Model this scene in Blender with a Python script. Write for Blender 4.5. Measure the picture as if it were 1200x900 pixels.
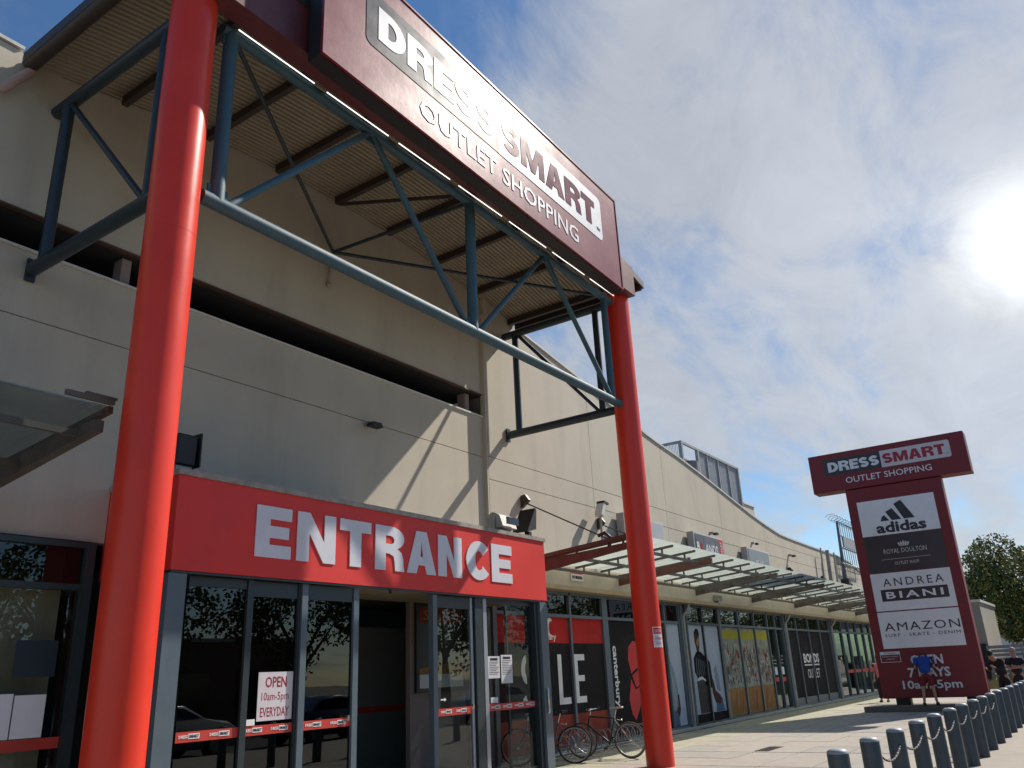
import bpy, bmesh, math, random
from mathutils import Vector, Matrix
R = math.radians
random.seed(7)
for o in list(bpy.data.objects):
    bpy.data.objects.remove(o)
SC = bpy.context.scene
COL = SC.collection

# ------------------------------------------------------------------ camera
CH = 1.62
yaw, pitch, roll = R(33.98405), R(19.63228), R(-2.68147)
fw = Vector((math.cos(pitch) * math.cos(yaw), math.cos(pitch) * math.sin(yaw), math.sin(pitch)))
rt = Vector((math.sin(yaw), -math.cos(yaw), 0))
up = rt.cross(fw)
r1 = math.cos(roll) * rt + math.sin(roll) * up
u1 = -math.sin(roll) * rt + math.cos(roll) * up
cam = bpy.data.cameras.new("camera")
cam.sensor_width = 36
cam.lens = 959.007 / 1200 * 36
cam.clip_end = 4000
camo = bpy.data.objects.new("camera", cam)
COL.objects.link(camo)
m = Matrix((r1, u1, -fw)).transposed().to_4x4()
m.translation = Vector((0, 0, CH))
camo.matrix_world = m
SC.camera = camo

# ------------------------------------------------------------------ light
SUN = Vector((1.0, -0.38, 1.0)).normalized()
sun = bpy.data.lights.new("sun", 'SUN')
sun.energy = 5.0
sun.angle = R(0.6)
sun.color = (1.0, 0.93, 0.83)
suno = bpy.data.objects.new("sun", sun)
suno.rotation_euler = (-SUN).to_track_quat('-Z', 'Y').to_euler()
suno.location = (0, -20, 40)
COL.objects.link(suno)

W = bpy.data.worlds.new("World")
SC.world = W
W.use_nodes = True
nt = W.node_tree
nt.nodes.clear()
N = nt.nodes.new
L = nt.links.new


def mth(op, a, b=None, c=None):
    n = N('ShaderNodeMath')
    n.operation = op
    for i, v in enumerate((a, b, c)):
        if v is None:
            continue
        if isinstance(v, (int, float)):
            n.inputs[i].default_value = v
        else:
            L(v, n.inputs[i])
    return n.outputs[0]


sky = N('ShaderNodeTexSky')
hsv = N('ShaderNodeHueSaturation'); hsv.inputs['Saturation'].default_value = 1.15; hsv.inputs['Value'].default_value = 1.0
sky.sky_type = 'NISHITA'
sky.sun_disc = False
sky.sun_elevation = math.asin(SUN.z)
sky.sun_rotation = math.atan2(SUN.x, SUN.y)
sky.air_density = 1.0
sky.dust_density = 0.15
sky.ozone_density = 3.0
tc = N('ShaderNodeTexCoord')
nrm = N('ShaderNodeVectorMath'); nrm.operation = 'NORMALIZE'
L(tc.outputs['Generated'], nrm.inputs[0])
sep = N('ShaderNodeSeparateXYZ')
L(nrm.outputs[0], sep.inputs[0])
den = mth('ADD', mth('MAXIMUM', sep.outputs[2], 0.0), 0.22)
cx = mth('DIVIDE', sep.outputs[0], den)
cy = mth('DIVIDE', sep.outputs[1], den)
cmb = N('ShaderNodeCombineXYZ')
L(cx, cmb.inputs[0]); L(cy, cmb.inputs[1]); cmb.inputs[2].default_value = 3.1
mp = N('ShaderNodeMapping')
mp.inputs['Rotation'].default_value = (0, 0, R(-28))
mp.inputs['Scale'].default_value = (0.7, 1.25, 1)
L(cmb.outputs[0], mp.inputs[0])


def noise(scale, detail, rough, dist, vec):
    n = N('ShaderNodeTexNoise')
    n.inputs['Scale'].default_value = scale
    n.inputs['Detail'].default_value = detail
    n.inputs['Roughness'].default_value = rough
    n.inputs['Distortion'].default_value = dist
    L(vec, n.inputs['Vector'])
    return n.outputs['Fac']


n1 = noise(1.5, 12, 0.60, 0.55, mp.outputs[0])
n2 = noise(5.0, 10, 0.66, 0.5, mp.outputs[0])
n3 = noise(0.55, 3, 0.5, 0.2, mp.outputs[0])
dotg = N('ShaderNodeVectorMath'); dotg.operation = 'DOT_PRODUCT'
L(nrm.outputs[0], dotg.inputs[0]); dotg.inputs[1].default_value = Vector((0.925, -0.02, 0.40)).normalized()
g = dotg.outputs['Value']
gw = mth('POWER', mth('MAXIMUM', g, 0.0), 2.0)       # broad brightening of the cloud deck towards the lit patch
cov = mth('ADD', mth('ADD', mth('MULTIPLY', n1, 0.95), mth('MULTIPLY', n2, 0.34)), mth('MULTIPLY', n3, 0.30))
cov = mth('ADD', cov, mth('MULTIPLY', gw, 0.50))
mr = N('ShaderNodeMapRange'); mr.interpolation_type = 'SMOOTHSTEP'
L(cov, mr.inputs[0])
mr.inputs[1].default_value = 0.99
mr.inputs[2].default_value = 1.27
mask = mth('MULTIPLY', mr.outputs[0], 0.88)
# cloud light
patch = mth('POWER', mth('MAXIMUM', g, 0.0), 800.0)
patch2 = mth('POWER', mth('MAXIMUM', g, 0.0), 22.0)
bright = mth('ADD', mth('MULTIPLY', n2, 2.6), 3.3)
bright = mth('ADD', bright, mth('MULTIPLY', patch2, 1.5))
bright = mth('ADD', bright, mth('MULTIPLY', mth('MULTIPLY', patch, mth('POWER', mth('ADD', n1, n2), 2.0)), 8.0))
ccol = N('ShaderNodeVectorMath'); ccol.operation = 'SCALE'
ccol.inputs[0].default_value = (0.93, 0.97, 1.04)
L(bright, ccol.inputs['Scale'])
mx = N('ShaderNodeMix'); mx.data_type = 'RGBA'
L(mth('MINIMUM', mth('ADD', mask, mth('MULTIPLY', patch, 1.6)), 1.0), mx.inputs['Factor'])
L(sky.outputs[0], hsv.inputs['Color']); L(hsv.outputs[0], mx.inputs['A'])
L(ccol.outputs[0], mx.inputs['B'])
bg = N('ShaderNodeBackground')
bg.inputs['Strength'].default_value = 0.10
L(mx.outputs['Result'], bg.inputs[0])
wo = N('ShaderNodeOutputWorld')
L(bg.outputs[0], wo.inputs[0])
SC.view_settings.view_transform = 'Standard'
SC.view_settings.look = 'None'
SC.view_settings.exposure = 0.24
SC.view_settings.gamma = 1.0
SC.render.engine = 'CYCLES'
SC.cycles.max_bounces = 7
SC.cycles.transparent_max_bounces = 16
SC.cycles.use_denoising = True

# ------------------------------------------------------------------ materials
MATS = {}


def mat(name, col, rough=0.6, metal=0.0, var=0.08, nscale=3.0, bump=0.0, bscale=40.0, spec=0.5,
        stain=None, stain_amt=0.0, stain_scale=(1, 1, 1), coat=0.0, emit=0.0):
    if name in MATS:
        return MATS[name]
    m = bpy.data.materials.new(name)
    m.use_nodes = True
    t = m.node_tree
    b = t.nodes['Principled BSDF']
    b.inputs['Roughness'].default_value = rough
    b.inputs['Metallic'].default_value = metal
    b.inputs['Specular IOR Level'].default_value = spec
    b.inputs['Coat Weight'].default_value = coat
    tcn = t.nodes.new('ShaderNodeTexCoord')
    nz = t.nodes.new('ShaderNodeTexNoise')
    nz.inputs['Scale'].default_value = nscale
    nz.inputs['Detail'].default_value = 6
    nz.inputs['Roughness'].default_value = 0.6
    t.links.new(tcn.outputs['Object'], nz.inputs['Vector'])
    if name.startswith('paving_'):
        oi = t.nodes.new('ShaderNodeObjectInfo'); ad = t.nodes.new('ShaderNodeVectorMath'); ad.operation = 'MULTIPLY_ADD'
        t.links.new(oi.outputs['Random'], ad.inputs[0]); ad.inputs[1].default_value = (37, 53, 11); t.links.new(tcn.outputs['Object'], ad.inputs[2])
        t.links.new(ad.outputs[0], nz.inputs['Vector'])
    rp = t.nodes.new('ShaderNodeMapRange')
    rp.inputs[1].default_value = 0.3; rp.inputs[2].default_value = 0.7
    rp.inputs[3].default_value = 1 - var; rp.inputs[4].default_value = 1 + var
    t.links.new(nz.outputs['Fac'], rp.inputs[0])
    hs = t.nodes.new('ShaderNodeVectorMath'); hs.operation = 'SCALE'
    hs.inputs[0].default_value = col
    t.links.new(rp.outputs[0], hs.inputs['Scale'])
    cur = hs.outputs[0]
    if stain:
        mpn = t.nodes.new('ShaderNodeMapping')
        mpn.inputs['Scale'].default_value = stain_scale
        t.links.new(tcn.outputs['Object'], mpn.inputs[0])
        n2 = t.nodes.new('ShaderNodeTexNoise')
        n2.inputs['Scale'].default_value = 1.0
        n2.inputs['Detail'].default_value = 7
        n2.inputs['Roughness'].default_value = 0.65
        t.links.new(mpn.outputs[0], n2.inputs['Vector'])
        r2 = t.nodes.new('ShaderNodeMapRange')
        r2.inputs[1].default_value = 0.5; r2.inputs[2].default_value = 0.78
        r2.inputs[3].default_value = 0; r2.inputs[4].default_value = stain_amt
        t.links.new(n2.outputs['Fac'], r2.inputs[0])
        mxn = t.nodes.new('ShaderNodeMix'); mxn.data_type = 'RGBA'
        t.links.new(r2.outputs[0], mxn.inputs['Factor'])
        t.links.new(cur, mxn.inputs['A'])
        mxn.inputs['B'].default_value = (*stain, 1)
        cur = mxn.outputs['Result']
    t.links.new(cur, b.inputs['Base Color'])
    if rough > 0.02 and rough < 0.98:
        r3 = t.nodes.new('ShaderNodeMapRange')
        r3.inputs[3].default_value = max(0.02, rough - 0.07); r3.inputs[4].default_value = min(1, rough + 0.07)
        t.links.new(nz.outputs['Fac'], r3.inputs[0])
        t.links.new(r3.outputs[0], b.inputs['Roughness'])
    if bump:
        n4 = t.nodes.new('ShaderNodeTexNoise')
        n4.inputs['Scale'].default_value = bscale
        n4.inputs['Detail'].default_value = 5
        t.links.new(tcn.outputs['Object'], n4.inputs['Vector'])
        bp = t.nodes.new('ShaderNodeBump')
        bp.inputs['Strength'].default_value = bump
        bp.inputs['Distance'].default_value = 0.02
        t.links.new(n4.outputs['Fac'], bp.inputs['Height'])
        t.links.new(bp.outputs[0], b.inputs['Normal'])
    if emit:
        b.inputs['Emission Color'].default_value = (*col, 1)
        b.inputs['Emission Strength'].default_value = emit
    MATS[name] = m
    return m


def glass_mat(name, tint, refl_min=0.06, rough=0.0, refl_col=(0.9, 0.95, 0.95), k=0.8):
    m = bpy.data.materials.new(name)
    m.use_nodes = True
    t = m.node_tree
    t.nodes.clear()
    out = t.nodes.new('ShaderNodeOutputMaterial')
    tr = t.nodes.new('ShaderNodeBsdfTransparent')
    tr.inputs[0].default_value = (*tint, 1)
    gl = t.nodes.new('ShaderNodeBsdfGlossy')
    gl.inputs['Color'].default_value = (*refl_col, 1)
    gl.inputs['Roughness'].default_value = rough
    fr = t.nodes.new('ShaderNodeFresnel')
    fr.inputs['IOR'].default_value = 1.52
    mr_ = t.nodes.new('ShaderNodeMath'); mr_.operation = 'MULTIPLY_ADD'
    t.links.new(fr.outputs[0], mr_.inputs[0])
    mr_.inputs[1].default_value = k
    mr_.inputs[2].default_value = refl_min
    mr_.use_clamp = True
    geo = t.nodes.new('ShaderNodeNewGeometry')
    inv = t.nodes.new('ShaderNodeMath'); inv.operation = 'SUBTRACT'; inv.inputs[0].default_value = 1.0
    t.links.new(geo.outputs['Backfacing'], inv.inputs[1])
    fm_ = t.nodes.new('ShaderNodeMath'); fm_.operation = 'MULTIPLY'
    t.links.new(mr_.outputs[0], fm_.inputs[0]); t.links.new(inv.outputs[0], fm_.inputs[1])
    tcn = t.nodes.new('ShaderNodeTexCoord')
    nz = t.nodes.new('ShaderNodeTexNoise')
    nz.inputs['Scale'].default_value = 0.9
    t.links.new(tcn.outputs['Object'], nz.inputs['Vector'])
    bp = t.nodes.new('ShaderNodeBump')
    bp.inputs['Strength'].default_value = 0.05
    bp.inputs['Distance'].default_value = 0.03
    t.links.new(nz.outputs['Fac'], bp.inputs['Height'])
    t.links.new(bp.outputs[0], gl.inputs['Normal'])
    mx_ = t.nodes.new('ShaderNodeMixShader')
    t.links.new(fm_.outputs[0], mx_.inputs[0])
    t.links.new(tr.outputs[0], mx_.inputs[1])
    t.links.new(gl.outputs[0], mx_.inputs[2])
    t.links.new(mx_.outputs[0], out.inputs[0])
    MATS[name] = m
    return m


M_wall = mat('precast_wall', (0.52, 0.463, 0.368), 0.8, var=0.06, nscale=1.0, bump=0.12, bscale=90, stain=(0.27, 0.235, 0.18), stain_amt=0.36, stain_scale=(1.3, 1.3, 0.2))
M_fascia = mat('cream_fascia', (0.55, 0.50, 0.40), 0.6, var=0.05, stain=(0.3, 0.25, 0.18), stain_amt=0.3, stain_scale=(2, 2, 0.5))
M_joint = mat('joint_sealant', (0.16, 0.145, 0.125), 0.9)
M_coping = mat('coping_metal', (0.62, 0.60, 0.55), 0.45, var=0.1, stain=(0.2, 0.17, 0.13), stain_amt=0.5, stain_scale=(3, 3, 3))
M_rust = mat('weathered_flashing', (0.30, 0.27, 0.23), 0.6, var=0.3, nscale=6, stain=(0.5, 0.47, 0.42), stain_amt=0.7, stain_scale=(5, 5, 9))
M_brown = mat('brown_sheet', (0.10, 0.055, 0.035), 0.6, var=0.15)
M_redcol = mat('red_column_paint', (0.70, 0.040, 0.018), 0.32, var=0.05, nscale=2.2, bump=0.03, bscale=14, stain=(0.70, 0.08, 0.06), stain_amt=0.25, stain_scale=(6, 6, 1.2), spec=0.4)
M_redpan = mat('red_fascia_paint', (0.68, 0.028, 0.018), 0.5, var=0.05, nscale=1.4, stain=(0.45, 0.03, 0.025), stain_amt=0.5, stain_scale=(1.2, 1.2, 0.8))
M_maroon = mat('maroon_panel', (0.20, 0.018, 0.030), 0.225, var=0.08, nscale=2, bump=0.05, bscale=12, stain=(0.34, 0.10, 0.11), stain_amt=0.4, stain_scale=(9, 9, 4), spec=0.5)
for m_, w_, r_ in ((M_maroon, .22, .5),):
    b_ = m_.node_tree.nodes['Principled BSDF']; b_.inputs['Coat Weight'].default_value = w_; b_.inputs['Coat Roughness'].default_value = r_
M_pylon = mat('pylon_maroon', (0.17, 0.008, 0.014), 0.5, var=0.06, nscale=1.5, stain=(0.13, 0.010, 0.016), stain_amt=0.4, stain_scale=(1, 1, 0.5))
M_maroonbeam = mat('maroon_beam_paint', (0.115, 0.024, 0.026), 0.45, var=0.12, stain=(0.2, 0.1, 0.08), stain_amt=0.3, stain_scale=(4, 4, 4))
M_white = mat('white_vinyl', (0.80, 0.79, 0.79), 0.4, var=0.03, nscale=4)
M_signwhite = mat('sign_face_white', (0.74, 0.74, 0.76), 0.24, var=0.04, nscale=3, stain=(0.5, 0.5, 0.5), stain_amt=0.25, stain_scale=(2, 2, 1))
b_ = M_signwhite.node_tree.nodes['Principled BSDF']; b_.inputs['Coat Weight'].default_value = .4; b_.inputs['Coat Roughness'].default_value = .5
M_letter = mat('letter_face', (0.66, 0.66, 0.70), 0.45, var=0.05, nscale=2, stain=(0.5, 0.48, 0.48), stain_amt=0.35, stain_scale=(3, 3, 2))
M_black = mat('black_vinyl', (0.022, 0.021, 0.024), 0.35, var=0.1)
M_slate = mat('slate_vinyl', (0.030, 0.028, 0.033), 0.205, var=0.12, stain=(0.12, 0.11, 0.11), stain_amt=0.4, stain_scale=(7, 7, 3))
b_ = M_slate.node_tree.nodes['Principled BSDF']; b_.inputs['Coat Weight'].default_value = .14; b_.inputs['Coat Roughness'].default_value = .5
M_case = mat('black_sign_case', (0.012, 0.010, 0.011), 0.55, var=0.2)
M_blue = mat('blue_grey_steel', (0.040, 0.095, 0.125), 0.6, var=0.12, nscale=3, bump=0.04, bscale=30, stain=(0.13, 0.15, 0.15), stain_amt=0.35, stain_scale=(5, 5, 3))
M_bluedk = mat('dark_blue_steel', (0.020, 0.034, 0.046), 0.42, var=0.12, nscale=3)
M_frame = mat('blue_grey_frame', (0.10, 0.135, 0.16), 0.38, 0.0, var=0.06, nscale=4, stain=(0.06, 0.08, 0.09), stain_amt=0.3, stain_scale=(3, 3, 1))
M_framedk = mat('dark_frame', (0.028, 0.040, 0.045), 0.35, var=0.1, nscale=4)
M_alu = mat('aluminium_edge', (0.42, 0.46, 0.50), 0.35, 0.6, var=0.08)
M_corr = mat('corrugated_sheet', (0.31, 0.26, 0.19), 0.5, 0.0, var=0.08, nscale=2, stain=(0.22, 0.16, 0.10), stain_amt=0.5, stain_scale=(1.5, 0.5, 1))
M_steeldk = mat('dark_brown_steel', (0.045, 0.032, 0.027), 0.5, var=0.15)
M_cbeam = mat('canopy_beam_maroon', (0.12, 0.042, 0.034), 0.55, var=0.15, stain=(0.2, 0.15, 0.12), stain_amt=0.35, stain_scale=(4, 4, 4))
M_cgrey = mat('canopy_beam_grey', (0.085, 0.075, 0.066), 0.5, var=0.15, stain=(0.22, 0.19, 0.15), stain_amt=0.45, stain_scale=(4, 4, 4))
M_glow = mat('glow_strip', (1.0, 0.98, 0.95), 0.4, emit=1.2)
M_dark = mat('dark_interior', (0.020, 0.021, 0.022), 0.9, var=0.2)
M_intwall = mat('interior_wall', (0.30, 0.22, 0.19), 0.8, var=0.05)
M_intfloor = mat('interior_floor', (0.16, 0.15, 0.13), 0.5, var=0.1)
M_roller = mat('roller_door', (0.20, 0.21, 0.19), 0.5, var=0.1)
M_bollard = mat('bollard_paint', (0.036, 0.060, 0.080), 0.42, var=0.15, nscale=8, stain=(0.12, 0.14, 0.15), stain_amt=0.35, stain_scale=(9, 9, 2))
M_bolcap = mat('bollard_cap', (0.30, 0.33, 0.35), 0.5, var=0.15, nscale=20)
M_chain = mat('rope_black', (0.02, 0.02, 0.022), 0.8)
M_chainw = mat('rope_white', (0.45, 0.43, 0.38), 0.8)
M_slabs = [mat('paving_%s' % n, c, 0.85, var=0.10, nscale=5, bump=0.25, bscale=120, stain=(0.17, 0.145, 0.12), stain_amt=0.5, stain_scale=(1.7, 1.7, 1.7))
           for n, c in (('sand', (0.345, 0.312, 0.268)), ('pink', (0.345, 0.305, 0.262)), ('grey', (0.315, 0.292, 0.26)))]
M_slabold = mat('paving_mossy', (0.36, 0.34, 0.25), 0.9, var=0.15, nscale=4, bump=0.3, bscale=90, stain=(0.17, 0.18, 0.10), stain_amt=0.5, stain_scale=(1.5, 1.5, 1.5))
M_slabjoint = mat('paving_joint', (0.12, 0.105, 0.09), 0.95)
M_path = mat('outer_path', (0.34, 0.30, 0.25), 0.9, var=0.10, nscale=2, bump=0.2, bscale=80, stain=(0.25, 0.22, 0.18), stain_amt=0.45, stain_scale=(0.6, 0.6, 0.6))
M_road = mat('asphalt', (0.055, 0.055, 0.056), 0.9, var=0.2, nscale=4, bump=0.3, bscale=100)
M_ground = mat('ground_earth', (0.16, 0.145, 0.11), 0.95, var=0.25, nscale=0.3)
M_plinth = mat('plinth_concrete', (0.13, 0.115, 0.10), 0.9, var=0.2, nscale=3)
M_red = mat('red_print', (0.55, 0.02, 0.02), 0.45, var=0.05)
M_redtxt = mat('maroon_print', (0.30, 0.012, 0.03), 0.45, var=0.04)
M_redwin = mat('window_red_vinyl', (0.42, 0.030, 0.026), 0.85, var=0.15, nscale=2, spec=0.12)
M_redbrown = mat('window_brown_vinyl', (0.26, 0.055, 0.035), 0.85, var=0.2, nscale=2, spec=0.12)
M_blackwin = mat('window_black_vinyl', (0.020, 0.018, 0.018), 0.85, var=0.15, spec=0.12)
M_whitewin = mat('window_white_vinyl', (0.72, 0.72, 0.70), 0.85, var=0.04, spec=0.12)
M_band = mat('glass_band_red', (0.52, 0.045, 0.030), 0.5, var=0.08)
M_galv = mat('galvanised', (0.33, 0.33, 0.32), 0.45, 0.4, var=0.15, nscale=8)
M_steelgrey = mat('steel_grey', (0.13, 0.15, 0.17), .5)
M_tyre = mat('tyre_rubber', (0.018, 0.018, 0.018), 0.8)
M_chrome = mat('chrome', (0.6, 0.6, 0.6), 0.2, 1.0)
M_bikeblk = mat('black_enamel', (0.014, 0.013, 0.013), 0.3, coat=0.4)
M_bikeblue = mat('blue_enamel', (0.05, 0.08, 0.16), 0.3, coat=0.4)
M_orange = mat('orange_reflector', (0.95, 0.20, 0.02), 0.25)
M_skin = mat('skin', (0.42, 0.235, 0.165), 0.6, var=0.06, nscale=9)
M_skindk = mat('skin_dark', (0.23, 0.12, 0.085), 0.6, var=0.06, nscale=9)
M_hair = mat('hair_dark', (0.018, 0.013, 0.011), 0.7, var=0.3, nscale=60)
M_hairg = mat('hair_grey', (0.30, 0.27, 0.24), 0.7, var=0.3, nscale=60)
M_blueshirt = mat('blue_cotton', (0.010, 0.055, 0.30), 0.85, var=0.12, nscale=10, bump=0.4, bscale=18)
M_redshort = mat('dark_red_cotton', (0.17, 0.014, 0.022), 0.85, var=0.1, nscale=10, bump=0.4, bscale=18)
M_blackcl = mat('black_cotton', (0.016, 0.014, 0.018), 0.85, var=0.15, nscale=10, bump=0.4, bscale=18)
M_pinkcl = mat('pink_cotton', (0.62, 0.22, 0.24), 0.85, var=0.12, nscale=10, bump=0.4, bscale=18)
M_leaf = [mat('leaf_%s' % n, c, 0.65, var=0.35, nscale=1.3, spec=0.3) for n, c in
          (('dark', (0.070, 0.095, 0.028)), ('mid', (0.18, 0.19, 0.045)), ('gold', (0.38, 0.29, 0.07)))]
M_bark = mat('bark', (0.10, 0.075, 0.055), 0.9, var=0.3, nscale=12, bump=0.6, bscale=25)
M_posterbg = mat('poster_pale', (0.42, 0.46, 0.52), 0.85, var=0.08, nscale=0.8, spec=0.12)
M_postgrey = mat('poster_crowd_grey', (0.30, 0.30, 0.24), 0.85, var=0.35, nscale=5, spec=0.12)
M_postyel = mat('poster_yellow', (0.42, 0.36, 0.05), 0.85, var=0.12, nscale=5, spec=0.12)
M_postorg = mat('poster_orange', (0.34, 0.18, 0.07), 0.85, var=0.2, nscale=3, spec=0.12)
M_postskin = mat('poster_skin_dark', (0.075, 0.038, 0.030), 0.85, var=0.3, nscale=5, spec=0.12)
M_postskinl = mat('poster_skin', (0.30, 0.15, 0.10), 0.85, var=0.2, nscale=5, spec=0.12)
M_postblk = mat('poster_black', (0.018, 0.018, 0.020), 0.85, var=0.4, nscale=4, spec=0.12)
M_posttee = mat('poster_tee', (0.24, 0.29, 0.33), 0.85, var=0.15, nscale=3, spec=0.12)
M_postjean = mat('poster_jean', (0.09, 0.14, 0.22), 0.85, var=0.2, nscale=6, spec=0.12)
M_mesh = mat('mesh_screen', (0.36, 0.37, 0.39), 0.5, 0.2, var=0.08, nscale=6)
M_hvac = mat('hvac_grey', (0.20, 0.19, 0.19), 0.6, var=0.15)
M_concrete = mat('far_wall', (0.30, 0.265, 0.215), 0.85, var=0.06, nscale=0.5)
M_fence = mat('timber_slats', (0.26, 0.245, 0.235), 0.8, var=0.2, nscale=5)
M_grass = mat('dry_grass', (0.24, 0.22, 0.10), 0.9, var=0.3, nscale=4)
M_carpaint = mat('car_paint', (0.30, 0.31, 0.32), 0.25, 0.3, coat=0.8)
M_carglass = mat('car_glass', (0.01, 0.012, 0.014), 0.05, spec=0.8)
M_brick = mat('shop_opposite', (0.22, 0.13, 0.10), 0.85, var=0.15)
G_shop = glass_mat('shop_glass', (0.72, 0.76, 0.73), 0.0, k=1.3)
G_dark = glass_mat('shop_glass_dark', (0.30, 0.33, 0.32), 0.0, k=1.2)
G_clear = glass_mat('shop_glass_clear', (0.80, 0.85, 0.84), 0.0, k=1.0)
G_door = glass_mat('door_glass', (0.90, 0.93, 0.92), 0.0, k=.5)
G_green = glass_mat('shop_glass_green', (0.48, 0.58, 0.53), 0.01, k=1.0)


def canopy_glass():
    m = bpy.data.materials.new('canopy_glass')
    m.use_nodes = True
    t = m.node_tree
    t.nodes.clear()
    out = t.nodes.new('ShaderNodeOutputMaterial')
    tr = t.nodes.new('ShaderNodeBsdfTransparent'); tr.inputs[0].default_value = (0.88, 0.93, 0.90, 1)
    tl = t.nodes.new('ShaderNodeBsdfTranslucent'); tl.inputs[0].default_value = (0.74, 0.79, 0.75, 1)
    gl = t.nodes.new('ShaderNodeBsdfGlossy'); gl.inputs['Roughness'].default_value = 0.1
    tcn = t.nodes.new('ShaderNodeTexCoord')
    nz = t.nodes.new('ShaderNodeTexNoise'); nz.inputs['Scale'].default_value = 3.0; nz.inputs['Detail'].default_value = 6
    t.links.new(tcn.outputs['Object'], nz.inputs['Vector'])
    r = t.nodes.new('ShaderNodeMapRange')
    r.inputs[1].default_value = 0.35; r.inputs[2].default_value = 0.7; r.inputs[3].default_value = 0.62; r.inputs[4].default_value = 0.85
    t.links.new(nz.outputs['Fac'], r.inputs[0])
    m1 = t.nodes.new('ShaderNodeMixShader'); t.links.new(r.outputs[0], m1.inputs[0])
    t.links.new(tr.outputs[0], m1.inputs[1]); t.links.new(tl.outputs[0], m1.inputs[2])
    fr = t.nodes.new('ShaderNodeFresnel'); fr.inputs[0].default_value = 1.45
    geo = t.nodes.new('ShaderNodeNewGeometry')
    inv = t.nodes.new('ShaderNodeMath'); inv.operation = 'SUBTRACT'; inv.inputs[0].default_value = 1.0
    t.links.new(geo.outputs['Backfacing'], inv.inputs[1])
    fm_ = t.nodes.new('ShaderNodeMath'); fm_.operation = 'MULTIPLY'
    t.links.new(fr.outputs[0], fm_.inputs[0]); t.links.new(inv.outputs[0], fm_.inputs[1])
    m2 = t.nodes.new('ShaderNodeMixShader'); t.links.new(fm_.outputs[0], m2.inputs[0])
    t.links.new(m1.outputs[0], m2.inputs[1]); t.links.new(gl.outputs[0], m2.inputs[2])
    t.links.new(m2.outputs[0], out.inputs[0])
    MATS['canopy_glass'] = m
    return m


G_canopy = canopy_glass()
G_canopy2 = glass_mat('canopy_glass_clear', (0.66, 0.70, 0.69), 0.04, 0.08, k=1.2)

# ------------------------------------------------------------------ helpers
ROOT = {}
_oid = [0]


def tag(o, label=None, cat=None, group=None, kind=None):
    if label: o['label'] = label
    if cat: o['category'] = cat
    if group: o['group'] = group
    if kind: o['kind'] = kind
    return o


def thing(name, label, cat, loc=(0, 0, 0), group=None, rz=0.0):
    o = bpy.data.objects.new(name, None)
    COL.objects.link(o)
    o.location = loc
    o.rotation_euler = (0, 0, rz)
    o.empty_display_size = 0.3
    tag(o, label, cat, group)
    ROOT[o.name] = Vector(loc)
    return o


def link(name, me, parent=None, local=False, loc=None):
    o = bpy.data.objects.new(name, me)
    COL.objects.link(o)
    if parent:
        o.parent = parent
        if parent.name in ROOT and not local:
            o.location = -ROOT[parent.name]
    if loc:
        o.location = Vector(o.location) + Vector(loc)
    return o


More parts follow.
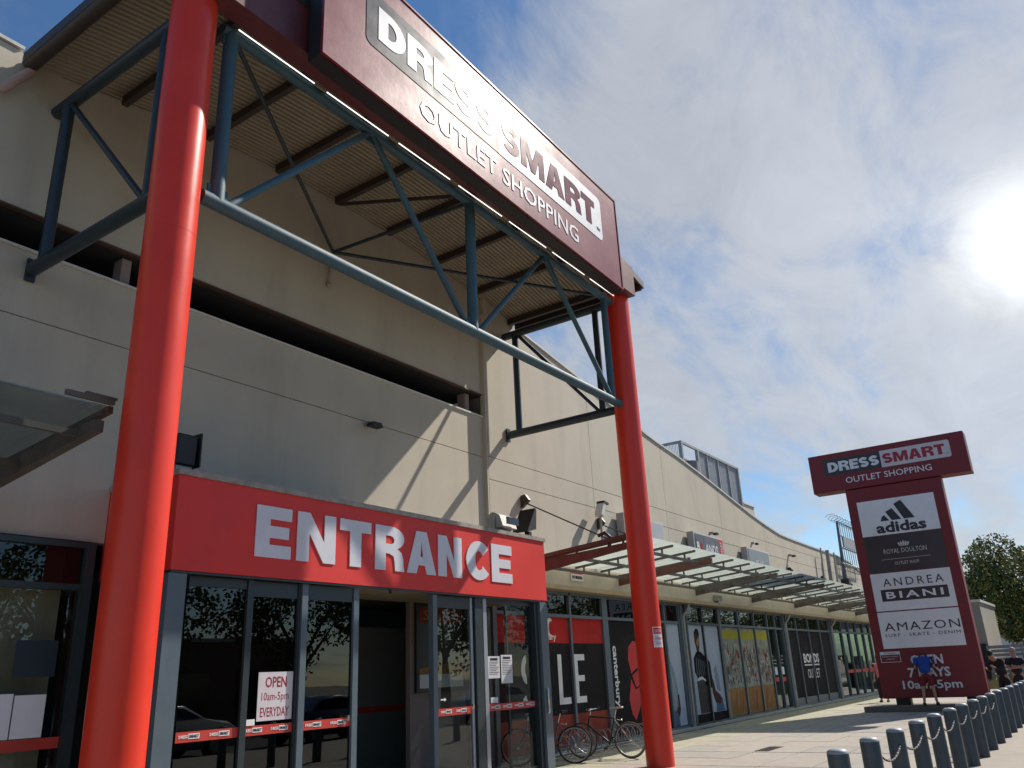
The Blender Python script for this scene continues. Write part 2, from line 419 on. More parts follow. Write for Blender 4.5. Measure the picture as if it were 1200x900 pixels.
class MB:
    def __init__(s):
        s.v = []; s.f = []; s.mi = []; s.cur = 0; s.sm = []

    def add(s, vs, fs, smooth=False):
        b = len(s.v)
        s.v += [tuple(v) for v in vs]
        for f in fs:
            s.f.append([b + i for i in f]); s.mi.append(s.cur); s.sm.append(smooth)
        return s

    def box(s, x0, x1, y0, y1, z0, z1):
        return s.add([(x0, y0, z0), (x1, y0, z0), (x1, y1, z0), (x0, y1, z0), (x0, y0, z1), (x1, y0, z1), (x1, y1, z1), (x0, y1, z1)],
                     [(0, 3, 2, 1), (4, 5, 6, 7), (0, 1, 5, 4), (1, 2, 6, 5), (2, 3, 7, 6), (3, 0, 4, 7)])

    def bar(s, p, q, w, h, upv=(0, 0, 1)):
        p = Vector(p); q = Vector(q); d = (q - p).normalized()
        sd = d.cross(Vector(upv))
        if sd.length < 1e-4: sd = d.cross(Vector((1, 0, 0)))
        sd.normalize(); u = sd.cross(d)
        vs = []
        for c in (p, q):
            for a, b in ((-1, -1), (1, -1), (1, 1), (-1, 1)):
                vs.append(c + sd * (a * w / 2) + u * (b * h / 2))
        return s.add(vs, [(0, 1, 2, 3), (7, 6, 5, 4), (0, 4, 5, 1), (1, 5, 6, 2), (2, 6, 7, 3), (3, 7, 4, 0)])

    def tube(s, p, q, r, n=14, r2=None, cap=True):
        p = Vector(p); q = Vector(q); d = (q - p).normalized()
        a = d.orthogonal().normalized(); b = d.cross(a)
        r2 = r if r2 is None else r2
        vs = []
        for c, rr in ((p, r), (q, r2)):
            for i in range(n):
                t = 2 * math.pi * i / n
                vs.append(c + (a * math.cos(t) + b * math.sin(t)) * rr)
        s.add(vs, [(i, (i + 1) % n, n + (i + 1) % n, n + i) for i in range(n)], True)
        if cap:
            s.add(vs[:n], [tuple(range(n - 1, -1, -1))])
            s.add(vs[n:], [tuple(range(n))])
        return s

    def path(s, pts, r, n=8, closed=False):
        pts = [Vector(p) for p in pts]
        m_ = len(pts)
        vs = []
        a = None
        for i in range(m_):
            if closed:
                d = (pts[(i + 1) % m_] - pts[i - 1]).normalized()
            else:
                d = (pts[min(i + 1, m_ - 1)] - pts[max(i - 1, 0)]).normalized()
            if a is None:
                a = d.orthogonal().normalized()
            else:
                a = (a - d * a.dot(d)).normalized()
            b = d.cross(a)
            for k in range(n):
                t = 2 * math.pi * k / n
                vs.append(pts[i] + (a * math.cos(t) + b * math.sin(t)) * r)
        fs = []
        for i in range(m_ if closed else m_ - 1):
            j = (i + 1) % m_
            for k in range(n):
                fs.append((i * n + k, i * n + (k + 1) % n, j * n + (k + 1) % n, j * n + k))
        s.add(vs, fs, True)
        if not closed:
            s.add(vs[:n], [tuple(range(n - 1, -1, -1))]); s.add(vs[-n:], [tuple(range(n))])
        return s

    def prism(s, pts, fn, d0, d1):
        """polygon pts (u,v) -> fn(u,v,d) 3D, extruded between depth d0 and d1"""
        n = len(pts)
        vs = [fn(u, v, d0) for u, v in pts] + [fn(u, v, d1) for u, v in pts]
        s.add(vs, [tuple(range(n)), tuple(range(2 * n - 1, n - 1, -1))] + [(i, n + i, n + (i + 1) % n, (i + 1) % n) for i in range(n)])
        return s

    def ball(s, c, rx, ry=None, rz=None, nu=12, nv=8):
        ry = ry or rx; rz = rz or rx
        vs = []
        for j in range(1, nv):
            ph = math.pi * j / nv
            for i in range(nu):
                t = 2 * math.pi * i / nu
                vs.append((c[0] + rx * math.sin(ph) * math.cos(t), c[1] + ry * math.sin(ph) * math.sin(t), c[2] + rz * math.cos(ph)))
        top = len(vs); vs.append((c[0], c[1], c[2] + rz)); vs.append((c[0], c[1], c[2] - rz))
        fs = []
        for j in range(nv - 2):
            for i in range(nu):
                fs.append((j * nu + i, (j + 1) * nu + i, (j + 1) * nu + (i + 1) % nu, j * nu + (i + 1) % nu))
        for i in range(nu):
            fs.append((top, i, (i + 1) % nu))
            fs.append((top + 1, (nv - 2) * nu + (i + 1) % nu, (nv - 2) * nu + i))
        return s.add(vs, fs, True)

    def mesh(s, name, mats):
        me = bpy.data.meshes.new(name)
        me.from_pydata(s.v, [], s.f)
        if not isinstance(mats, (list, tuple)): mats = [mats]
        for m_ in mats: me.materials.append(m_)
        me.polygons.foreach_set('material_index', s.mi)
        me.polygons.foreach_set('use_smooth', s.sm)
        me.update()
        bm = bmesh.new(); bm.from_mesh(me)
        bmesh.ops.recalc_face_normals(bm, faces=bm.faces)
        bm.to_mesh(me); bm.free()
        return me

    def build(s, name, mats, parent=None, label=None, local=False, loc=None, kind=None):
        o = link(name, s.mesh(name, mats), parent, local, loc)
        if label: o['label'] = label
        if kind: o['kind'] = kind
        return o


def bevel(o, w=0.01, seg=1):
    bm = bmesh.new(); bm.from_mesh(o.data)
    bmesh.ops.bevel(bm, geom=bm.edges[:], offset=w, segments=seg, affect='EDGES', profile=0.5, clamp_overlap=True)
    bm.to_mesh(o.data); bm.free()
    return o


# planes: map (u right, v up, d towards viewer) to 3D
def fn_front(x0, y, z0, slope=0.0):
    return lambda u, v, d: (x0 + u, y - d, z0 + v + slope * u)


def fn_pylon(yl, x, z0):
    return lambda u, v, d: (x - d, (yl - u) * 1.0213, z0 + v * 1.0213 - .0345)


# --- glyph outlines (heavy grotesque), unit height
def arc(cx, cy, rx, ry, a0, a1, n=10):
    return [(cx + rx * math.cos(R(a0 + (a1 - a0) * i / n)), cy + ry * math.sin(R(a0 + (a1 - a0) * i / n))) for i in range(n + 1)]


def stroke(pts, hw):
    Lp, Rp = [], []
    for i, p in enumerate(pts):
        a = pts[max(0, i - 1)]; b = pts[min(len(pts) - 1, i + 1)]
        dx, dy = b[0] - a[0], b[1] - a[1]; l = math.hypot(dx, dy) or 1
        nx, ny = -dy / l, dx / l
        h = hw if not callable(hw) else hw(i / (len(pts) - 1), abs(dx) / l)
        Lp.append((p[0] + nx * h, p[1] + ny * h)); Rp.append((p[0] - nx * h, p[1] - ny * h))
    return Lp + Rp[::-1]


def glyph(c, w, s=0.3, a=0.24):
    """s stem width, a arm height"""
    if c == 'E': return [[(0, 0), (w, 0), (w, a), (s, a), (s, .5 - a * .47), (w * .93, .5 - a * .47), (w * .93, .5 + a * .47), (s, .5 + a * .47), (s, 1 - a), (w, 1 - a), (w, 1), (0, 1)]]
    if c == 'L': return [[(0, 0), (w, 0), (w, a), (s, a), (s, 1), (0, 1)]]
    if c == 'N': return [[(0, 0), (s * .95, 0), (s * .95, .58), (w - s * .98, 0), (w, 0), (w, 1), (w - s * .95, 1), (w - s * .95, .42), (s * .98, 1), (0, 1)]]
    if c == 'T': return [[(w / 2 - s / 2, 0), (w / 2 + s / 2, 0), (w / 2 + s / 2, 1 - a), (w, 1 - a), (w, 1), (0, 1), (0, 1 - a), (w / 2 - s / 2, 1 - a)]]
    if c == 'A':
        k = w / 2
        def xl(y): return (k - s * .55) * y
        return [[(0, 0), (s * 1.0, 0), (s * 1.0 + xl(.20) * 1.0, .20), (w - s * 1.0 - xl(.20), .20), (w - s * 1.0, 0), (w, 0), (k + s * .55, 1), (k - s * .55, 1)],
                [(s * 1.0 + xl(.40), .40), (w - s * 1.0 - xl(.40), .40), (k, .78)]]
    if c == 'R':
        xm = w * .52
        o = [(0, 0), (s, 0), (s, .38), (w * .47, .38)] + [(w * .62, .33), (w * .66, .2), (w * .68, .0), (w, 0), (w * .97, .12), (w * .96, .28), (w * .90, .42), (w * .80, .47)]
        o += arc(xm, .735, w - xm, .265, -62, 90, 9) + [(0, 1)]
        return [o, [(s, .60)] + arc(xm, .69, (w - xm) - s, .095, -90, 90, 8) + [(s, .785)]]
    if c == 'D':
        xm = w * .42
        return [[(0, 0)] + arc(xm, .5, w - xm, .5, -90, 90, 14) + [(0, 1)], [(s, a)] + arc(xm, .5, w - xm - s, .5 - a, -90, 90, 12) + [(s, 1 - a)]]
    if c == 'C':
        def hw(t, hz): return s / 2 + (a - s) / 2 * hz
        return [stroke(arc(w / 2, .5, (w - s) / 2, (1 - a) / 2, 38, 322, 26), hw)]
    if c == 'S':
        rx, ry = (w - s * .95) / 2, (1 - a) / 4
        pts = arc(w / 2, .75 - a / 4 + 0.0, rx, ry, 22, 250, 16) + arc(w / 2, .25 + a / 4, rx, ry, 70, -158, 16)
        def hw(t, hz): return s * .48 + (a - s * .96) / 2 * hz
        return [stroke(pts, hw)]
    if c == 'O':
        return [arc(w / 2, .5, w / 2, .5, 0, 345, 23), arc(w / 2, .5, w / 2 - s, .5 - a, 0, 345, 23)]
    if c == 'M':
        return [[(0, 0), (s * .85, 0), (s * .85, .60), (w / 2 - s * .32, 0), (w / 2 + s * .32, 0), (w - s * .85, .60), (w - s * .85, 0), (w, 0), (w, 1), (w - s * 1.15, 1), (w / 2, .42), (s * 1.15, 1), (0, 1)]]
    if c == 'I': return [[(0, 0), (s, 0), (s, 1), (0, 1)]]
    return []


def outline_mesh(loops, depth):
    """loops of (u,v) -> temp mesh in XY plane extruded, via 2D curve fill"""
    cu = bpy.data.curves.new('t', 'CURVE'); cu.dimensions = '2D'; cu.fill_mode = 'BOTH' if depth else 'FRONT'
    cu.extrude = depth / 2
    for lp in loops:
        sp = cu.splines.new('POLY'); sp.points.add(len(lp) - 1); sp.use_cyclic_u = True
        for i, (u, v) in enumerate(lp): sp.points[i].co = (u, v, 0, 1)
    o = bpy.data.objects.new('t', cu)
    me = bpy.data.meshes.new_from_object(o)
    bpy.data.objects.remove(o); bpy.data.curves.remove(cu)
    return me


def font_mesh(text, depth, bold=0.0, spacing=1.0, res=2):
    cu = bpy.data.curves.new('t', 'FONT'); cu.body = text; cu.extrude = depth / 2; cu.offset = bold
    cu.resolution_u = res; cu.space_character = spacing
    cu.fill_mode = 'BOTH' if depth else 'FRONT'
    o = bpy.data.objects.new('t', cu)
    me = bpy.data.meshes.new_from_object(o)
    bpy.data.objects.remove(o); bpy.data.curves.remove(cu)
    return me


def map_mesh(me, fn, u0, v0, w=None, h=None, rot=0, d0=0.0):
    """scale mesh XY bbox to w,h at (u0,v0) then through fn(u,v,d)"""
    if rot:
        for v in me.vertices:
            x, y = v.co.x, v.co.y
            v.co.x, v.co.y = (y, -x) if rot == -90 else (-y, x)
    xs = [v.co.x for v in me.vertices]; ys = [v.co.y for v in me.vertices]
    x0, y0 = min(xs), min(ys)
    sx = w / (max(xs) - x0) if w else 1
    sy = h / (max(ys) - y0) if h else 1
    if w and not h: sy = sx
    if h and not w: sx = sy
    for v in me.vertices:
        v.co = Vector(fn(u0 + (v.co.x - x0) * sx, v0 + (v.co.y - y0) * sy, v.co.z + d0))
    me.update()
    return me


def put(name, me, material, parent, label=None, local=False):
    me.name = name
    me.materials.clear(); me.materials.append(material)
    o = link(name, me, parent, local)
    if label: o['label'] = label
    return o


def text(name, s, fn, u0, v0, w, h, material, parent, depth=0.004, bold=0.0, spacing=1.0, d0=0.006, rot=0, res=2, label=None, local=False):
    me = font_mesh(s, depth, bold, spacing, res)
    map_mesh(me, fn, u0, v0, w, h, rot, d0)
    return put(name, me, material, parent, label, local)


def word(name, s, widths, fn, u0, v0, w, h, material, parent, gap=0.07, depth=0.004, d0=0.006, st=0.3, ar=0.24):
    loops = []; x = 0
    for c in s:
        cw = widths.get(c, .8)
        for lp in glyph(c, cw, st, ar): loops.append([(x + u, v) for u, v in lp])
        x += cw + gap
    me = outline_mesh(loops, depth)
    map_mesh(me, fn, u0, v0, w, h, 0, d0)
    return put(name, me, material, parent)


def rrect(w, h, r, corners=(1, 1, 1, 1)):
    p = []
    for (cx_, cy_, a0), on in zip(((r, r, 180), (w - r, r, 270), (w - r, h - r, 0), (r, h - r, 90)), corners):
        if on: p += arc(cx_, cy_, r, r, a0, a0 + 90, 4)
        else: p.append((0 if cx_ == r else w, 0 if cy_ == r else h))
    return p


def flat(name, pts, fn, d, material, parent, th=0.003, u0=0, v0=0):
    b = MB()
    b.prism([(u0 + u, v0 + v) for u, v in pts], fn, d, d + th)
    return b.build(name, material, parent)


def rectp(u0, v0, u1, v1): return [(u0, v0), (u1, v0), (u1, v1), (u0, v1)]


WID = {'D': .98, 'R': .98, 'E': .82, 'S': .88, 'M': 1.25, 'A': 1.08, 'T': .86, 'N': .98, 'C': .95}


def brand_logo(fn, u0, v0, w, h, parent, mid=0.468, black=None, white=None, red=None, d=0.0, letters=None):
    """black block with white letters joined to a white block with red letters"""
    black = black or M_slate; white = white or M_signwhite; red = red or M_redtxt; letters = letters or white
    r = h * .12
    wl = w * mid
    flat('black_logo_block', rrect(wl, h, r, (1, 0, 0, 1)), fn, d + 0.002, black, parent, 0.004, u0, v0)
    flat('white_logo_block', rrect(w - wl, h * 1.0, r, (0, 1, 1, 0)), fn, d + 0.003, white, parent, 0.004, u0 + wl, v0)
    word('lettering', 'DRESS', WID, fn, u0 + w * .035, v0 + h * .20, wl - w * .05, h * .60, letters, parent, st=.34, ar=.25, depth=.004, d0=d + .010)
    word('lettering', 'SMART', WID, fn, u0 + wl + w * .015, v0 + h * .20, w - wl - w * .055, h * .60, red, parent, st=.34, ar=.25, depth=.004, d0=d + .011)
    text('lettering', 'TM', fn, u0 + w * .965, v0 + h * .18, w * .02, h * .07, red, parent, d0=d + .011)

# ================================================================== SETTING
b = MB(); b.add([(-1500, -1500, -.35), (1500, -1500, -.35), (1500, 1500, -.35), (-1500, 1500, -.35)], [(0, 1, 2, 3)])
tag(b.build('ground', M_ground), kind='structure')
b = MB(); b.box(-60, 120, -12, -2.6, -.3, -.14)
tag(b.build('road', M_road), kind='structure')
b = MB(); b.box(-60, 120, -2.6, -2.45, -.3, 0.005)
tag(b.build('kerb', M_path), kind='structure')
b = MB(); b.box(-60, 120, -2.45, 2.62, -.2, 0.0)
tag(b.build('footpath', M_path), kind='structure')
pav = MB(); pav.box(-20, 60, 2.62, 12, -.2, -0.016)
pave = tag(pav.build('pavement', M_slabjoint), kind='structure')
# paving slabs
SX, SY = 1.2, 0.9
slabmesh = {}
for mi, mm in enumerate(M_slabs + [M_slabold]):
    bb = MB(); bb.box(0.013, SX - .013, 0.013, SY - .013, -0.05, 0)
    me = bb.mesh('paving_slab', mm)
    bm = bmesh.new(); bm.from_mesh(me)
    bmesh.ops.bevel(bm, geom=[e for e in bm.edges if all(v.co.z > -.01 for v in e.verts)], offset=.006, segments=1, affect='EDGES')
    bm.to_mesh(me); bm.free()
    slabmesh[mi] = me
rng = random.Random(3)
cells = []
for i in range(int((60 + 20) / SX)):
    for j in range(8):
        x = -20 + i * SX; y = 2.66 + j * SY + 0.0
        cells.append((x, y, j))
vis = [c for c in cells if 9.5 < c[0] < 46 and not (c[0] < 13 and c[1] > 6.8)]
vis.sort(key=lambda c: c[0] ** 2 + c[1] ** 2)
own = set(id(c) for c in vis[:225])
rest = MB()
for c in cells:
    x, y, j = c
    mi = 3 if j >= 6 else (rng.choice([0, 0, 1, 1, 2]) if rng.random() < .8 else 2)
    dz = rng.uniform(-.003, .002)
    if id(c) in own:
        o = bpy.data.objects.new('paving_slab', slabmesh[mi]); COL.objects.link(o); o.parent = pave
        o.location = (x, y, dz)
    else:
        rest.box(x + .013, x + SX - .013, y + .013, y + SY - .013, -.05, dz)
r_ = rest.build('far_paving_slabs', M_slabs[0], pave); r_['kind'] = 'stuff'
b = MB(); b.box(17.35, 18.35, 6.0, 6.3, -.03, 0.004)
for k in range(9): b.box(17.40 + k * .1, 17.45 + k * .1, 6.03, 6.27, .004, .009)
b.build('drain_grate', M_steeldk, pave)

# ================================================================== BUILDING
bld = thing('outlet_building', 'long cream precast outlet mall with curved parapet and glass shopfronts behind the entrance', 'building', (20, 10.1, 0))
YR, YL = 10.04, 10.13
PAR = [(-8, 10.0), (3.4, 9.85), (3.6, 9.83), (15.5, 9.5), (16.5, 9.33), (18.4, 9.02), (19.5, 8.78), (21.4, 8.46), (22.0, 8.31), (24.3, 8.04), (26.4, 7.72), (28.9, 7.30), (30.9, 6.97), (32.4, 6.77), (34.0, 6.6), (36.5, 6.56), (38.8, 6.54), (42.7, 6.52), (45.3, 6.35), (47.1, 6.1), (50, 5.6), (53, 5.1)]


def parz(x, roofed=True):
    if roofed and 3.72 < x < 15.1: return 9.50 + .66 * (1 - ((x - 9.42) / 5.7) ** 2) + .15
    for (a, za), (c, zc) in zip(PAR, PAR[1:]):
        if a <= x <= c: return za + (zc - za) * (x - a) / (c - a)
    return PAR[-1][1]


def panel(x0, x1, z0, z1, y, th=.18, name='wall_panel'):
    g_ = .007
    xs = [x0 + g_, x1 - g_]
    if z1 is None:
        n = 24
        top = [(x0 + g_ + (x1 - x0 - 2 * g_) * k / n) for k in range(n, -1, -1)]
        pts = [(xs[0], z0 + g_), (xs[1], z0 + g_)] + [(t, parz(t) - .06) for t in top]
    else:
        pts = [(xs[0], z0 + g_), (xs[1], z0 + g_), (xs[1], z1 - g_), (xs[0], z1 - g_)]
    b = MB(); b.prism(pts, lambda u, v, d: (u, y - d, v), 0, -th)
    return b.build(name, M_wall, bld)


vx = [13.85, 18.42, 22.88, 27.4, 32.3, 35.8, 39.2, 43.8, 48.4, 53]
for a, c in zip(vx, vx[1:]):
    panel(a, c, 4.02, 5.6, YR); panel(a, c, 5.6, 6.1, YR); panel(a, c, 6.1, None, YR)
vl = [-8, -1.5, 13.85]
for a, c in ((-8, -1.5), (-1.5, 5.95), (5.95, 13.85)):
    panel(a, c, 3.42, 6.08, YL); panel(a, c, 6.08, 6.98, YL)
panel(-8, -1.5, 7.5, None, YL); panel(-1.5, 13.85, 7.5, None, YL)
# core behind joints and the slot's dark recess
b = MB()
b.prism([(13.85, 3.5), (53, 3.5)] + [(x, parz(x) - .12) for x in (53, 47, 42, 36, 32, 28, 24, 20, 16.5, 13.85)], lambda u, v, d: (u, YR + .19 + d, v), 0, .4)
b.box(-8, 13.84, YL + .19, YL + .5, 3.5, 6.9)
b.box(-8, 13.84, YL + .19, YL + .5, 7.56, 9.4)
b.build('wall_core', M_joint, bld)
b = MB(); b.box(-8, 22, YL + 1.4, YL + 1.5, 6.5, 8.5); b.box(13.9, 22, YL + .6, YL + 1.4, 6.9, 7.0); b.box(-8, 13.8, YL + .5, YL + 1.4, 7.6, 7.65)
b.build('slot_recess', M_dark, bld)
b = MB(); b.box(-8, 13.83, YL - .035, YL + .6, 6.965, 7.0); b.build('slot_sill_flashing', M_coping, bld)
b = MB(); b.box(-8, 13.83, YL - .02, YL + .07, 7.485, 7.51); b.build('slot_head_flashing', M_brown, bld)
b = MB(); b.box(-8, 13.83, YL + .075, YL + 1.4, 7.47, 7.488); b.build('slot_ceiling', M_dark, bld)  # near-black sheet over panel undersides, slot shade put into its colour
for x in (5.55, 13.45):
    b = MB(); b.box(x - .07, x + .07, YL + .14, YL + .35, 7.0, 7.465); b.build('slot_post', M_intwall, bld)
b = MB(); b.box(13.80, 13.845, YR + .0, YL + .02, 3.5, 9.45); b.build('wall_return', M_wall, bld)
# coping along the curved parapet
b = MB()
xs = [13.84 + k * .8 for k in range(49)]
for x0, x1 in zip(xs, xs[1:]):
    z0, z1 = parz(x0), parz(x1)
    if x0 < 15.0: continue
    b.add([(x0, YR - .04, z0 - .055), (x1, YR - .04, z1 - .055), (x1, YR + .55, z1 - .055), (x0, YR + .55, z0 - .055),
           (x0, YR - .04, z0), (x1, YR - .04, z1), (x1, YR + .55, z1), (x0, YR + .55, z0)], [(0, 1, 5, 4), (4, 5, 6, 7), (0, 3, 2, 1)])
b.build('parapet_coping', M_coping, bld)
b = MB(); b.box(-8, 3.7, YL - .04, YL + .55, 9.79, 9.84)
b.build('parapet_coping', M_coping, bld)
b = MB(); b.box(-8, 53, 14, 60, 3.6, 5.6); b.build('roof', M_hvac, bld)
# fascia beam over the shopfronts
b = MB(); b.box(13.72, 53, 9.86, 10.12, 3.50, 4.01); b.build('fascia_beam', M_fascia, bld)
b = MB(); b.box(13.72, 53, 9.74, 10.10, 3.40, 3.495); b.build('fascia_ledge', mat('ledge_tan', (0.42, 0.33, 0.20), .6, var=.1), bld)
# interior shell
b = MB()
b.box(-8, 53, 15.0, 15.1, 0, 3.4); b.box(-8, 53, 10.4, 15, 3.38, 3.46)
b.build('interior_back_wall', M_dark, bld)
b = MB(); b.box(-8, 53, 10.16, 15, -.02, 0.02); b.build('interior_floor', M_intfloor, bld)

D = 10.1


def mull(b, x, w=.07, z0=0.0, z1=3.40, y0=10.03, y1=10.17): b.box(x - w / 2, x + w / 2, y0, y1, z0, z1)


def shop_window(x0, x1, xs, glass, transom=2.86, sill=.12, wide=.10, frame=None, sub=None, tglass=None):
    """one bay: frame part with panes as sub-parts"""
    fb = MB()
    mull(fb, x0 + wide / 2, wide); mull(fb, x1 - wide / 2, wide)
    for x in xs: mull(fb, x, .075, sill, 3.34)
    edges = [x0 + wide] + list(xs) + [x1 - wide]
    for a, c in zip(edges, edges[1:]):
        pa = a + (.038 if a in xs else 0.001); pc = c - (.038 if c in xs else 0.001)
        fb.box(pa, pc, 10.035, 10.165, transom - .035, transom + .035)
        fb.box(pa, pc, 10.035, 10.165, 3.33, 3.398)
        fb.box(pa, pc, 10.02, 10.17, 0.002, sill)
    f = fb.build('shop_window', frame or M_frame, bld)
    for a, c in zip(edges, edges[1:]):
        p = MB(); p.box(a, c, 10.095, 10.105, sill, transom); p.build('pane', glass, f)
        p = MB(); p.box(a, c, 10.095, 10.105, transom, 3.34); p.build('pane', tglass or G_dark, f)
    return f


FW = fn_front(0, 10.090, 0)     # vinyl print on the street face of the glass, u=x v=z, d towards the street


def poster_rect(f, name, x0, x1, z0, z1, m_, d=0.0):
    return flat(name, rectp(x0, z0, x1, z1), FW, d, m_, f)


# --- left shopfront (in the shade, behind the left column)
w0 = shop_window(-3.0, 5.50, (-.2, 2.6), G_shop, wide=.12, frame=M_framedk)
poster_rect(w0, 'window_card', 4.34, 4.80, 1.21, 1.68, M_white); poster_rect(w0, 'window_card', 4.815, 5.16, 1.21, 1.66, M_white)
poster_rect(w0, 'window_card', 4.75, 5.22, 1.85, 2.25, M_bluedk)
poster_rect(w0, 'door_band', 2.65, 5.37, 1.08, 1.20, M_band, -.005)
b = MB(); b.box(3.6, 5.3, 10.36, 10.38, .05, 3.3); b.build('interior_partition', mat('partition', (0.55, 0.47, 0.38), .8, var=.1), bld)
b = MB(); b.box(3.6, 5.0, 10.9, 11.3, 0.02, .95); b.build('interior_counter', mat('counter_green', (0.06, 0.10, 0.03), .6), bld)

# --- sports wear window with SALE print (right beside the porch)
w1 = shop_window(13.80, 18.50, (15.32, 16.84), G_clear, wide=.13)
poster_rect(w1, 'red_poster_band', 13.93, 18.37, 2.27, 2.83, M_redwin)
poster_rect(w1, 'black_poster_band', 13.93, 18.37, .78, 2.265, M_blackwin)
poster_rect(w1, 'brown_poster_band', 13.93, 18.37, .12, .775, M_redbrown)
for ch, xa, xb in (('S', 14.80, 15.26), ('A', 15.40, 15.84), ('L', 16.24, 16.73), ('E', 16.95, 17.42)):
    me = outline_mesh(glyph(ch, .52, .17, .13), .003)
    map_mesh(me, FW, xa, .99, xb - xa, 1.04, 0, .008)
    put('sale_letter', me, M_whitewin, w1)
for k in range(3):
    cx_ = 15.52 + k * .25
    me = outline_mesh([stroke(arc(cx_, 2.60, .13, .17, 60, 285, 14), lambda t, hz: .018 + .045 * math.sin(math.pi * min(1, t * 1.1)))], .003)
    for v in me.vertices: v.co = Vector(FW(v.co.x, v.co.y, v.co.z + .008))
    put('sports_emblem', me, M_whitewin, w1)
text('shop_name', 'canterbury', FW, 15.22, 2.30, 1.02, .17, M_whitewin, w1, bold=.02)
b = MB()
b.box(14.2, 14.3, 10.03, 10.09, .12, 2.83)

# --- tall sports panel with vertical name and red print
w2 = shop_window(18.50, 23.05, (21.95,), G_clear, wide=.13)
poster_rect(w2, 'black_poster_band', 18.63, 21.90, .12, 2.83, M_blackwin)
text('shop_name', 'canterbury', FW, 18.78, .80, .30, 1.42, M_whitewin, w2, bold=.03, rot=-90)
redshape = [[(19.75, 1.55), (19.62, 1.9), (19.70, 2.2), (19.95, 2.34), (20.25, 2.3), (20.55, 2.12), (20.75, 1.8), (20.8, 1.45), (20.55, 1.62), (20.3, 1.72), (20.0, 1.66)],
            [(19.78, 1.50), (20.05, 1.6), (20.35, 1.62), (20.62, 1.5), (20.85, 1.2), (20.95, .85), (20.72, 1.0), (20.5, 1.2), (20.2, 1.28), (19.95, 1.22)],
            [(19.70, 1.42), (19.9, 1.16), (20.15, 1.22), (20.2, .98), (20.05, .72), (19.8, .45), (19.62, .6), (19.52, .95)],
            [(20.75, .95), (20.98, .78), (20.95, .55), (20.85, .25), (20.72, .5)]]
for pts in redshape: flat('red_emblem', pts, FW, .006, M_red, w2)
poster_rect(w2, 'pale_poster', 21.99, 22.90, .14, 2.82, M_posterbg)
# printed person in a grey tee
flat('printed_figure', [(22.0, 1.95), (22.12, 1.9), (22.30, 1.62), (22.44, 1.25), (22.48, .95), (22.38, .9), (22.36, .55), (22.0, .5)], FW, .004, M_posttee, w2)
flat('printed_figure', [(22.0, 2.38), (22.10, 2.36), (22.12, 2.12), (22.06, 1.95), (22.0, 1.93)], FW, .004, M_postskin, w2)
flat('printed_figure', [(22.38, .92), (22.50, .95), (22.52, .55), (22.40, .35), (22.3, .5)], FW, .008, M_postskin, w2)
flat('printed_figure', [(22.0, .52), (22.34, .56), (22.42, .14), (22.0, .14)], FW, .004, M_postjean, w2)

for q in range(5): flat('printed_fold', [(22.06 + q * .08, .62), (22.08 + q * .08, .62), (22.10 + q * .06, 1.5 - q * .1), (22.08 + q * .06, 1.5 - q * .1)], FW, .0085, M_posterbg, w2)
flat('printed_badge', [(22.02, 1.38), (22.10, 1.42), (22.12, 1.25), (22.04, 1.18)], FW, .0125, M_red, w2)
# --- menswear bay
w3 = shop_window(23.40, 26.05, (24.68,), G_clear, wide=.12, frame=M_framedk)
poster_rect(w3, 'pale_poster', 23.52, 25.93, .35, 2.82, M_posterbg)
poster_rect(w3, 'dark_poster_foot', 23.52, 25.93, .12, .345, M_blackwin)
fig = lambda pts, m_, d=.004: flat('printed_figure', pts, FW, d, m_, w3)
fig([(24.02, 2.62), (24.14, 2.70), (24.30, 2.68), (24.38, 2.52), (24.36, 2.28), (24.28, 2.12), (24.30, 2.0), (24.10, 2.0), (24.08, 2.18), (24.0, 2.34)], M_postskin)
fig([(23.80, 1.88), (24.05, 2.06), (24.36, 2.06), (24.75, 1.9), (25.0, 1.75), (25.05, 1.3), (24.95, 1.02), (24.55, 1.12), (24.25, 1.3), (23.98, 1.28), (23.78, 1.5)], M_postblk)
fig([(23.92, 1.26), (24.02, 1.34), (24.25, 1.37), (24.52, 1.28), (24.52, 1.22), (24.25, 1.30), (24.02, 1.26)], M_whitewin, .008)
fig([(23.86, 1.24), (24.25, 1.27), (24.60, 1.18), (24.80, .36), (23.90, .36)], mat('poster_trouser', (.03, .028, .026), .6, var=.3, nscale=5))
fig([(24.10, 2.30), (24.20, 2.20), (24.32, 2.28), (24.35, 2.5), (24.28, 2.45), (24.16, 2.42)], M_postskinl, .008)
fig([(24.04, 2.58), (24.14, 2.72), (24.32, 2.71), (24.40, 2.55), (24.34, 2.52), (24.26, 2.60), (24.12, 2.58), (24.05, 2.48)], M_postblk, .012)
for q in range(7): fig([(23.9 + q * .15, 1.35 + q % 3 * .05), (23.93 + q * .15, 1.35), (24.0 + q * .13, 1.9 - q * .03), (23.97 + q * .13, 1.9 - q * .03)], M_steelgrey, .008 + q * .0001)
for q in range(4): fig([(24.0 + q * .18, .4), (24.03 + q * .18, .4), (24.05 + q * .12, 1.15), (24.02 + q * .12, 1.15)], M_postskin, .0085 + q * .0001)
fig([(25.0, 1.3), (25.10, 1.25), (25.20, .95), (25.55, .80), (25.68, .66), (25.45, .56), (25.10, .62), (24.95, .9)], M_postskin, .008)
fig([(25.25, 1.55), (25.45, 1.7), (25.58, 1.3), (25.62, .9), (25.35, .95)], M_posttee, .006)
fig([(25.2, .75), (25.62, .72), (25.8, .36), (25.1, .36)], M_postjean, .006)

